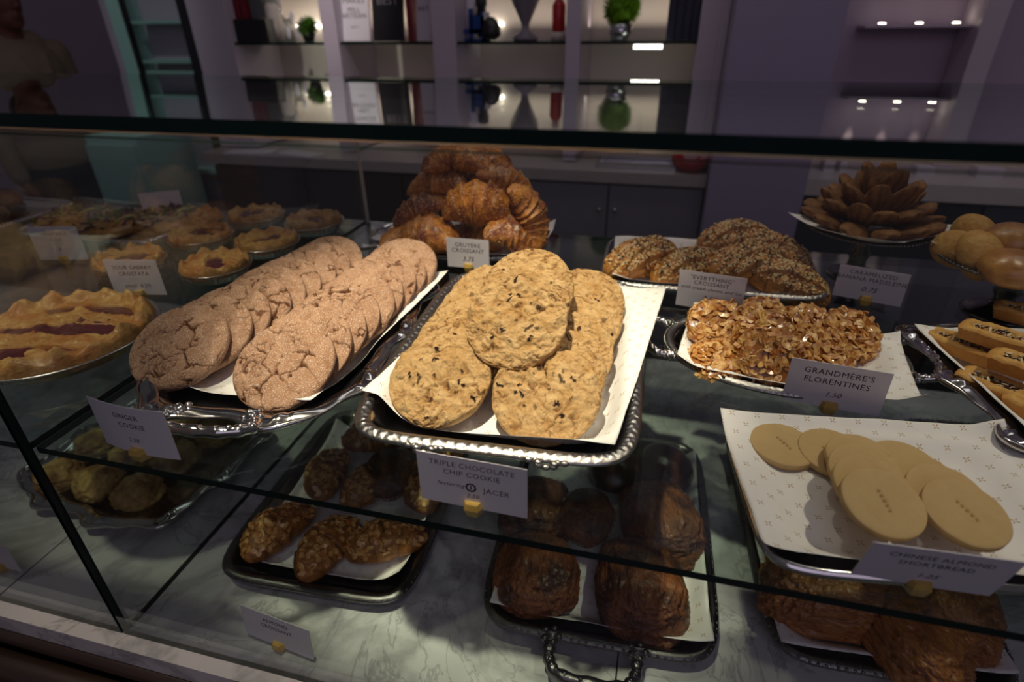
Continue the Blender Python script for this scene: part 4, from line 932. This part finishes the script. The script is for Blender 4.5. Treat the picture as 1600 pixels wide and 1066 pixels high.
m = MB(); m.box((X(762, 38, YW-.03), YW-.035, zl-.008), (X(786, 38, YW-.03), YW-.022, zl+.004)); inS(m.build('led_lamp', LED))
area('niche_light_left', (X(520, 20, 2.2), YW-.09, zl-.012), (X(520, 20, 2.2), YW-.03, zl+.5), .62, (1, .86, .70), .9, .04)
area('niche_light_right', (X(900, 20, 2.2), YW-.09, zl-.012), (X(900, 20, 2.2), YW-.03, zl+.5), 0.36, (1, .86, .72), .8, .04)
# pilaster beside shelving
m = MB(); x0 = X(1120, 67, YP); 
for i, (dx, yy) in enumerate(((0, 2.03), (.008, 2.04), (.014, 2.02))): m.box((x0+dx, yy, -.445), (min(X(1165, 67, YP), .079*1.86-.002), YW-.005, 1.3))
o = m.build('pilaster', WHITE); tag(o, 'moulded pale pilaster at the right end of the wall shelving', 'pilaster')
# partition
m = MB(); px0, px1 = .079*1.86, .215*1.86; m.box((px0, 1.86, FLOOR), (px1+.02, YW-.005, 1.3)); o = m.build('partition', plain('lilac_grey_panel', srgb(158, 146, 172), 0.5, vary=.03, scale=3)); tag(o, 'wide plain lilac grey partition behind the madeleines', 'partition')
# left counter
YC = 1.93; zc_ = -.2330*YC; xl, xr = X(316, 250, YC), px0-.004
m = MB(); m.box((xl, YC, zc_-.036), (xr, YP+.0, zc_)); m.box((xl, YP, zc_-.036), (xr, YW-.005, zc_-.003)); MARB2 = plain('grey_stone', srgb(176, 164, 158), .3, vary=.12, scale=8)
o = m.build('worktop', MARB2); tag(o, 'pale stone worktop on the back counter left of the partition', 'worktop')
def cabinet(x0, x1, mat, label, knob=None, Y=YC+.02, top=None):
    r_ = empty('base_cabinet', ((x0+x1)/2, Y, FLOOR), 0, label, 'cabinet'); c_ = (x0+x1)/2; hw = (x1-x0)/2-.0015; H = (top or zc_-.037)-FLOOR
    m = MB(); m.box((-hw, .02, .08), (hw, .355, H)); m.box((-hw, .06, 0), (hw, .355, .08)); m.build('carcass', mat, r_)
    m = MB(); m.box((-hw+.002, .0, .10), (hw-.002, .019, H-.012)); d = m.build('door', mat, r_)
    if knob is not None: m = MB(); m.ball((knob*(hw-.025), -.012, H-.09), (.008, .012, .008), 8); m.build('knob', chrome, d, True)
    return r_
xg = X(950, 300, YC); w_ = xr-xg
DARKP = plain('dark_brown_panel', srgb(66, 54, 50), .5, vary=.08, scale=6)
cabinet(xg, xr, GREY, 'grey base cabinet next to the partition', -1)
cabinet(xg-w_*1.15, xg, GREY, 'grey base cabinet left of the door gap', 1)
x_ = xg-w_*1.15; i = 0
while x_-w_*1.3 > xl-.1 and i < 4:
    cabinet(x_-w_*1.3, x_, DARKP, ['dark base cabinet just behind the cheese croissants', 'dark base cabinet left of the cheese croissants', 'dark base cabinet behind the small pies', 'leftmost dark base cabinet'][i]); x_ -= w_*1.3; i += 1
# sink and red bowl
sk = empty('sink', (X(993, 250, 2.0), 2.02, zc_+.0005), 0, 'steel sink basin with bright reflection on the back worktop', 'sink')
m = MB(); m.box((-.13, -.045, 0), (.13, -.035, .012)); m.box((-.13, .08, 0), (.13, .09, .012)); m.box((-.13, -.035, 0), (-.12, .08, .012)); m.box((.12, -.035, 0), (.13, .08, .012)); m.build('rim', chrome, sk)
m = MB(); m.box((-.12, -.035, 0), (.12, .08, .002)); m.build('basin', chrome, sk)
m = MB(); m.tube([(0, .085, .01), (0, .085, .12), (0, .06, .16), (0, .01, .16), (0, -.005, .13)], .009, 10); m.build('tap', chrome, sk, True)
m = MB(); m.lathe([(.001, 0), (.035, 0), (.058, .022), (.062, .045), (.058, .045), (.052, .022), (.03, .005), (.001, .005)]); o = m.build('red_bowl', plain('red_plastic', srgb(170, 36, 34), .35), None, True); o.location = (X(1079, 255, 2.0), 2.0, zc_+.0005); tag(o, 'red bowl on the back worktop beside the partition', 'bowl')
for i, (px, a_, lb) in enumerate(((395, .2, 'white paper sheet on the left of the back worktop'), (470, -.3, 'white paper sheet on the back worktop beside the other sheet'))):
    m = MB(); m.box((-.09, -.04, 0), (.09, .04, .004)); o = m.build('paper_sheet', CARD); o.location = (X(px, 228, 2.0), 1.985, zc_+.0005); o.rotation_euler = (0, 0, a_); tag(o, lb, 'paper')
# right counter
x0 = px1+.026; zr = -.2300*1.95
m = MB(); m.box((x0, 1.95, zr-.05), (2.4, YW-.005, zr)); o = m.build('worktop', plain('white_stone', srgb(214, 204, 196), .3, vary=.1, scale=9)); tag(o, 'white stone worktop at the right of the partition', 'worktop')
cabinet(x0, x0+.52, plain('dark_blue_cabinet', srgb(46, 48, 58), .5), 'dark base cabinet right of the partition', None, 1.98, zr-.051)
cabinet(x0+.522, x0+1.1, plain('slate_cabinet', srgb(78, 80, 88), .5), 'slate grey base cabinet at the far right', None, 1.98, zr-.051)
for i, (px, w2, h2, lb) in enumerate(((1290, .03, .05, 'small white box at the left of the right worktop'), (1312, .02, .035, 'low white box beside the taller one'), (1440, .05, .025, 'flat white tray on the right worktop'), (1540, .07, .03, 'white stack at the right frame edge of the worktop'))):
    box_thing('white_box', (X(px, 262, 2.1)-w2/2, 2.06, zr+.0005), (X(px, 262, 2.1)+w2/2, 2.12, zr+h2), CARD, lb, 'box')
# right wall: light ledge with small lamps
zled = W(1436, 38, 2.27).z; m = MB(); m.box((X(1350, 38, 2.27), 2.25, zled-.008), (X(1540, 38, 2.27), YW-.005, zled-.003)); o = m.build('light_ledge', WHITE); tag(o, 'thin ledge with small lamps on the right wall', 'ledge')
LAMP = emis('lamp_glow', (1, .86, .68), 12)
for i, px in enumerate((1378, 1436, 1494)):
    q = W(px, 37, 2.28); r_ = empty('puck_lamp', (q.x, 2.28, zled-.003), 0, ['leftmost small lamp on the right wall ledge', 'middle small lamp on the right wall ledge', 'right small lamp on the right wall ledge'][i], 'lamp', None)
    m = MB(); m.lathe([(.001, 0), (.014, 0), (.014, .005), (.001, .005)], k=20); m.build('housing', chrome, r_); m = MB(); m.lathe([(.001, .005), (.010, .005), (.009, .008), (.001, .008)], k=20); m.build('lens', LAMP, r_)
    spot('puck_spot', (q.x, 2.325, zled+.008), (q.x+.002, 2.345, zled+.5), 4.0-1.0*i, (1, .82, .62), 26, .6, .006)
# outlet and switch plates, right post
m = MB(); m.box((X(1512, 100, 2.2), 2.2, zr+.001), (X(1548, 100, 2.2), YW-.005, 1.3)); o = m.build('wall_post', WHITE); tag(o, 'pale upright post at the far right of the back wall', 'post')
def plate(px0, py0, px1, py1, Y, label):
    a_, b_ = W(px0, py1, Y), W(px1, py0, Y); z0_, z1_ = min(a_.z, b_.z), max(a_.z, b_.z); r_ = empty('outlet_plate', ((a_.x+b_.x)/2, Y, z0_), 0, label, 'outlet'); w3 = (b_.x-a_.x)/2; h3 = z1_-z0_
    m = MB(); m.box((-w3, 0, 0), (w3, .004, h3)); m.build('frame', BLACK, r_); m = MB(); m.box((-w3+.004, -.002, .004), (w3-.004, .0, h3-.004)); p_ = m.build('cover', WHITE, r_)
    for dz in (.3, .62):
        m = MB(); m.box((-.006, -.003, h3*dz), (.006, -.002, h3*dz+.012)); m.build('socket', BLACK, p_)
plate(1545, 2, 1566, 34, YW-.006, 'outlet plate with dark outline left of the post on the right wall')
a_ = W(1581, 50, 2.19); box_thing('wall_switch', (a_.x-.006, 2.34, a_.z-.02), (a_.x+.006, 2.349, a_.z+.02), BLACK, 'small black switch on the right wall beside the post', 'switch')
# ---- things on the wall shelf
Z = zsh+.0006
def sx_(px, Y=2.16): return X(px, 66, Y)
def book(px, w3, d3, h3, mat, label, group, lift=0, name='book', Y=2.10):
    r_ = empty(name, (sx_(px, Y), Y, Z+lift), 0, label, 'book', group); m = MB()
    m.box((-w3/2, .002, .0), (-w3/2+.002, d3, h3)); m.box((w3/2-.002, .002, 0), (w3/2, d3, h3)); m.box((-w3/2, 0, 0), (w3/2, .002, h3)); m.build('cover', mat, r_)
    m = MB(); m.box((-w3/2+.002, .003, .003), (w3/2-.002, d3-.003, h3-.003)); m.build('pages', CARD, r_); return r_
REDM = plain('dark_red_cloth', srgb(122, 30, 44), .6); NAVY = plain('navy_cloth', srgb(24, 26, 50), .5)
for i in range(4): book(366+i*8.3, .017, .13, .26, REDM, ['leftmost red book on the black box', 'second red book from the left on the box', 'third red book from the left on the box', 'rightmost red book on the box'][i], 'red books on the wall shelf', .075)
box_thing('black_box', (sx_(362, 2.08), 2.08, Z), (sx_(421, 2.08), 2.25, Z+.074), BLACK, 'black storage box at the left end of the wall shelf', 'box')
m = MB(); m.box((0, 0, 0), (.05, .12, .16)); o = m.build('grey_box', plain('grey_carton', srgb(96, 100, 98), .6)); o.location = (sx_(396, 2.1), 2.12, Z+.0745); tag(o, 'grey carton standing on the black box', 'box')
r_ = empty('sprig_ornament', (sx_(437), 2.15, Z), 0, 'pale ceramic pot with white leaf sprig beside the black box', 'ornament')
m = MB(); m.lathe([(.001, 0), (.022, 0), (.028, .05), (.026, .11), (.018, .125), (.014, .12), (.001, .12)], k=28); m.build('pot', NICHE, r_, True)
for i, (dx, dz, a_) in enumerate(((.045, .13, -.5), (.060, .09, .9), (.080, .05, 1.3), (.052, .025, -.2), (.025, .16, -.3))):
    m = MB(); m.ball((dx, 0, dz), (.009, .004, .021), 10, R=None); l_ = m.build('leaf', CARD, r_, True); l_.rotation_euler = (0, a_*.2, 0)
m = MB(); m.tube([(.01, 0, .11), (.035, 0, .10), (.05, 0, .06), (.045, 0, .02)], .002, 6); m.build('stem', chrome, r_, True)
LEAFM = plain('green_moss', srgb(82, 130, 30), .7, vary=.35, scale=300); LEAFL = plain('lime_grass', srgb(140, 190, 40), .6, vary=.3, scale=200)
def tuft(px, Y, r, mat, label, tall):
    r_ = empty('potted_plant', (sx_(px, Y), Y, Z), 0, label, 'plant'); m = MB(); m.lathe([(.001, 0), (r*.45, 0), (r*.6, r*.7), (r*.52, r*.7), (.001, r*.6)], k=24); m.build('pot', chrome if tall else BLACK, r_, True)
    rng = np.random.default_rng(int(px)); m = MB(); c_ = np.array([0, 0, r*(1.35 if tall else 1.05)])
    for i in range(900):
        d = rng.normal(size=3); d /= np.linalg.norm(d); b0 = c_+d*r*.55*np.array([1, 1, .9]); L_ = r*rng.uniform(.30, .52); t_ = b0+d*L_+np.array([0, 0, .15*L_])
        s_ = np.cross(d, [.3, .5, .8]); s_ = s_/np.linalg.norm(s_)*r*.035
        m.add([b0-s_, b0+s_, (b0+t_)/2+s_*.9, t_, (b0+t_)/2-s_*.9], [(0, 1, 2, 3, 4)])
    m.ball(c_, r*.60, 12); l_ = m.build('foliage', mat, r_); tag(l_, kind='stuff')
tuft(484, 2.13, .042, LEAFM, 'dark green moss ball plant in a black pot on the wall shelf', False)
tuft(968, 2.13, .066, LEAFL, 'bright lime green potted plant on the wall shelf', True)
def panel(px0, px1, h3, mat, label, name, Y=2.09, lean=.16, lines=(), cat='card', ink=None):
    x0_, x1_ = sx_(px0, Y), sx_(px1, Y); m = MB(); m.box((0, 0, 0), (x1_-x0_, .006, h3)); o = m.build(name, mat); o.location = (x0_, Y, Z+.001); o.rotation_euler = (-lean, 0, 0); tag(o, label, cat)
    for txt, size, fz in lines:
        me = text_mesh(txt, size); me.materials.clear(); me.materials.append(ink or INK); l_ = bpy.data.objects.new('lettering', me); COL.objects.link(l_); l_.parent = o; l_.rotation_euler = (math.pi/2, 0, 0); l_.location = ((x1_-x0_)/2, -.0004, fz)
    return o
panel(533, 579, .20, CARD, 'white printed card leaning on the wall shelf', 'menu_card', lines=(('MAKES', .026, .118), ('MILL', .022, .090), ('ARTISAN', .022, .072), ('bakery', .010, .042)))
panel(584, 632, .22, BLACK, 'dark book with faint title facing out beside the white card', 'display_book', lines=(('BEST', .036, .112),), cat='book', ink=GREY)
book(643, .020, .12, .22, REDM, 'thin red book between dark book and post', None)
panel(652, 674, .20, WHITE, 'pale patterned book facing out next to the wide post', 'display_book', cat='book', lines=(('ART', .022, .09),))
BLUEM = plain('blue_plastic', srgb(20, 62, 130), .35)
r_ = empty('caddy', (sx_(739), 2.14, Z), 0, 'blue plastic caddy on the wall shelf holding a white bottle', 'caddy'); m = MB()
for a_, b_ in (((-.052, 0, 0), (-.044, .08, .085)), ((-.006, 0, 0), (.006, .08, .095)), ((.036, 0, 0), (.046, .08, .085)), ((-.052, 0, 0), (.046, .08, .006)), ((-.052, .0, .022), (.046, .006, .034)), ((-.052, .07, .02), (.046, .08, .08)), ((0.0, 0, .02), (.046, .01, .075))): m.box(a_, b_)
m.build('frame', BLUEM, r_)
m = MB(); m.lathe([(.001, 0), (.019, 0), (.019, .12), (.012, .135), (.001, .137)], k=24); o = m.build('white_bottle', CARD, None, True); o.location = (sx_(731), 2.175, Z+.008); o.rotation_euler = (0, .12, 0); tag(o, 'white bottle standing in the blue caddy', 'bottle')
m = MB(); m.lathe([(.001, 0), (.016, 0), (.016, .09), (.020, .10), (.018, .125), (.001, .13)], k=24); o = m.build('black_bottle', BLACK, None, True); o.location = (sx_(752), 2.175, Z+.008); tag(o, 'black capped bottle standing in the blue caddy', 'bottle')
o = lump('black_pouch', 7, (.034, .03, .05), BLACK, .1, 1.5, 26, .4); o.location = (sx_(769), 2.15, Z+.021); tag(o, 'black pouch right of the blue caddy', 'pouch')
m = MB(); m.lathe([(.001, 0), (.040, 0), (.044, .008), (.012, .03), (.014, .05), (.048, .12), (.055, .17), (.050, .17), (.042, .12), (.008, .055), (.001, .05)], k=40); o = m.build('frosted_vase', GREY, None, True); o.location = (sx_(822), 2.15, Z); tag(o, 'grey flared vase in the middle of the wall shelf', 'vase')
r_ = empty('red_bottle', (sx_(873), 2.15, Z), 0, 'red bottle with pale cap next to the narrow post', 'bottle'); m = MB(); m.lathe([(.001, .025), (.020, .025), (.022, .03), (.022, .10), (.014, .115), (.001, .115)], k=28); m.build('body', plain('red_gloss', srgb(186, 40, 40), .3), r_, True)
m = MB(); m.lathe([(.001, .115), (.012, .115), (.012, .14), (.001, .142)], k=20); m.build('cap', NICHE, r_, True); m = MB(); m.lathe([(.001, 0), (.024, 0), (.022, .025), (.001, .025)], k=24); m.build('foot', NICHE, r_, True)
for i in range(4): book(1046+i*12.2, .026, .13, .24, NAVY, ['leftmost navy book at the right end of the shelf', 'second navy book from the left', 'third navy book from the left', 'navy book nearest the pilaster'][i], 'navy books on the wall shelf')

# ---- left: glass door fridge
YR = 2.25; fr_ = empty('display_fridge', (X(245, 100, YR), YR, FLOOR), 0, 'tall pale teal fridge with glass door at the left', 'fridge')
def inF(o): o.parent = fr_; o.location = (-X(245, 100, YR), -YR, -FLOOR); return o
x0, x1 = X(200, 100, YR), X(318, 100, YR)
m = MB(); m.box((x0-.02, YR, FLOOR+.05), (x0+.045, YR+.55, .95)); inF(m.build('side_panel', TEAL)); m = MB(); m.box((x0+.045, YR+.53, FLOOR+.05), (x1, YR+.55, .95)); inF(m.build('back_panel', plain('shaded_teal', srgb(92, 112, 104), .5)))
m = MB(); m.box((x1-.05, YR-.01, FLOOR+.05), (x1, YR+.55, .95)); inF(m.build('door_edge', BLACK))
m = MB(); m.box((x0+.045, YR, FLOOR+.05), (x0+.06, YR+.02, .95)); inF(m.build('gasket', BLACK))
for z_ in (-.95, -.62, -.16, W(260, 113, YR+.1).z, W(245, 37, YR+.1).z, .3):
    m = MB(); m.box((x0+.06, YR+.02, z_), (x1-.05, YR+.52, z_+.012)); inF(m.build('wire_shelf', TEAL))
m = MB(); m.box((x0+.06, YR+.006, FLOOR+.1), (x1-.05, YR+.012, .95)); inF(m.build('door_glass', GLASS))
for i, (px, py, hh_) in enumerate(((250, 36, .05), (275, 112, .12), (245, 112, .04))):
    a_ = W(px, py, YR+.15); o = box_thing('white_tub', (a_.x-.035, YR+.14, W(260, 113, YR+.1).z+.0125 if i else W(245, 37, YR+.1).z+.0125), (a_.x+.035, YR+.22, (W(260, 113, YR+.1).z if i else W(245, 37, YR+.1).z)+hh_), TEAL, ['pale tub on the upper fridge shelf', 'tall pale carton on the lower visible fridge shelf', 'low pale tub on the lower visible fridge shelf'][i], 'tub')
# low pale teal unit in front of the fridge
a_ = W(128, 225, 1.9); b__ = W(232, 300, 1.9); lo = empty('low_unit', ((a_.x+b__.x)/2, 1.9, FLOOR), 0, 'low pale teal cabinet beyond the vegetable tarts', 'cabinet'); hw = (b__.x-a_.x)/2
m = MB(); m.box((-hw, .02, 0), (hw, .3, W(180, 216, 1.9).z-FLOOR)); m.build('carcass', TEAL, lo); m = MB(); m.box((-hw+.01, 0, .08), (hw-.01, .018, W(180, 216, 1.9).z-FLOOR-.03)); m.build('door', TEAL, lo)

# ---- the person at the left edge
def capsule(mb, a, b_, ra, rb, k=14, sq=(1, 1)):
    a, b_ = np.array(a, float), np.array(b_, float); n = 9; P = [a+(b_-a)*t_ for t_ in np.linspace(0, 1, n)]; rr = np.linspace(ra, rb, n); mb.tube(P, rr, k); mb.ball(a, ra, 10); mb.ball(b_, rb, 10)
def fuse(mb, name, mat, parent, vox, smooth_it=6):
    o = mb.build(name, mat, None, True); md = o.modifiers.new('r', 'REMESH'); md.mode = 'VOXEL'; md.voxel_size = vox; m2 = o.modifiers.new('s', 'SMOOTH'); m2.iterations = smooth_it; m2.factor = .5
    dg = bpy.context.evaluated_depsgraph_get(); dg.update(); me = bpy.data.meshes.new_from_object(o.evaluated_get(dg)); old = o.data; o.modifiers.clear(); o.data = me; bpy.data.meshes.remove(old)
    me.polygons.foreach_set('use_smooth', [True]*len(me.polygons)); me.materials.clear(); me.materials.append(mat); me.name = name; o.parent = parent; return o
chin = W(28, 44, 2.25); Hs = (chin.z-FLOOR)/1.405
pr_ = empty('person', (chin.x-.055*Hs, 2.25, FLOOR), rad(-6), 'person in a cream open collared jacket at the left edge, seen in profile facing right', 'person'); pr_.scale = (Hs,)*3
SKIN = plain('skin', srgb(120, 74, 56), .5, vary=.06, scale=20); HAIR = plain('dark_hair', srgb(30, 22, 20), .5); JACK = plain('cream_cloth', srgb(150, 134, 110), .8, vary=.12, scale=40); TROU = plain('dark_trousers', srgb(40, 38, 44), .8)
m = MB()
m.ball((0, 0, 1.515), (.093, .074, .112), 22); m.ball((.030, 0, 1.445), (.058, .052, .055), 16); m.ball((.066, 0, 1.418), (.020, .022, .020), 12)
m.ball((.088, 0, 1.545), (.014, .040, .014), 12); capsule(m, (.092, 0, 1.535), (.112, 0, 1.490), .008, .014); m.ball((.100, .010, 1.484), .009, 8); m.ball((.100, -.010, 1.484), .009, 8)
m.ball((.090, 0, 1.460), (.012, .022, .007), 10); m.ball((.086, 0, 1.446), (.013, .020, .008), 10)
for s_ in (-1, 1): m.ball((.0, s_*.076, 1.495), (.018, .008, .030), 10)
capsule(m, (-.012, 0, 1.46), (-.025, 0, 1.33), .055, .060); m.ball((-.02, 0, 1.22), (.105, .165, .16), 18); m.ball((-.01, 0, 1.02), (.10, .145, .16), 18); m.ball((-.01, 0, .88), (.11, .165, .12), 18)
for s_ in (-1, 1):
    capsule(m, (-.02, s_*.175, 1.29), (-.02, s_*.215, 1.02), .050, .040); capsule(m, (-.02, s_*.215, 1.02), (.05, s_*.225, .79), .039, .026)
    m.ball((.065, s_*.225, .74), (.030, .016, .045), 10)
    for f_ in range(4): x_ = .042+f_*.016; capsule(m, (x_, s_*.225, .71), (x_+.008, s_*.222, .655-.008*abs(f_-1.6)), .0085, .0075, 8); capsule(m, (x_+.008, s_*.222, .655-.008*abs(f_-1.6)), (x_+.016, s_*.212, .63-.008*abs(f_-1.6)), .0075, .007, 8)
    capsule(m, (.085, s_*.218, .75), (.112, s_*.205, .705), .010, .008, 8)
    capsule(m, (-.01, s_*.09, .84), (0, s_*.10, .46), .080, .054); capsule(m, (0, s_*.10, .46), (-.02, s_*.10, .09), .052, .036); capsule(m, (-.03, s_*.10, .045), (.13, s_*.11, .030), .042, .030)
fuse(m, 'body', SKIN, pr_, .0075, 4)
m = MB(); m.ball((-.018, 0, 1.545), (.098, .084, .100), 18); m.ball((-.06, 0, 1.49), (.055, .07, .075), 14); m.ball((.045, 0, 1.60), (.035, .05, .025), 12); fuse(m, 'hair', HAIR, pr_, .009)
m = MB(); m.ball((-.02, 0, 1.215), (.125, .185, .165), 20); m.ball((-.01, 0, 1.02), (.122, .168, .19), 20); m.ball((-.01, 0, .87), (.130, .185, .14), 20); capsule(m, (-.03, -.09, 1.345), (-.03, .09, 1.345), .055, .055)
for s_ in (-1, 1):
    capsule(m, (-.02, s_*.175, 1.295), (-.02, s_*.215, 1.02), .064, .054); capsule(m, (-.02, s_*.215, 1.02), (.045, s_*.225, .81), .053, .040)
    capsule(m, (-.06, s_*.062, 1.40), (.075, s_*.055, 1.29), .016, .020); capsule(m, (.075, s_*.055, 1.29), (.125, s_*.030, 1.14), .020, .014)
fuse(m, 'jacket', JACK, pr_, .009)
m = MB(); m.ball((-.01, 0, .80), (.125, .178, .10), 16)
for s_ in (-1, 1): capsule(m, (-.01, s_*.09, .80), (0, s_*.10, .46), .092, .066); capsule(m, (0, s_*.10, .46), (-.02, s_*.10, .10), .065, .055)
fuse(m, 'trousers', TROU, pr_, .011)
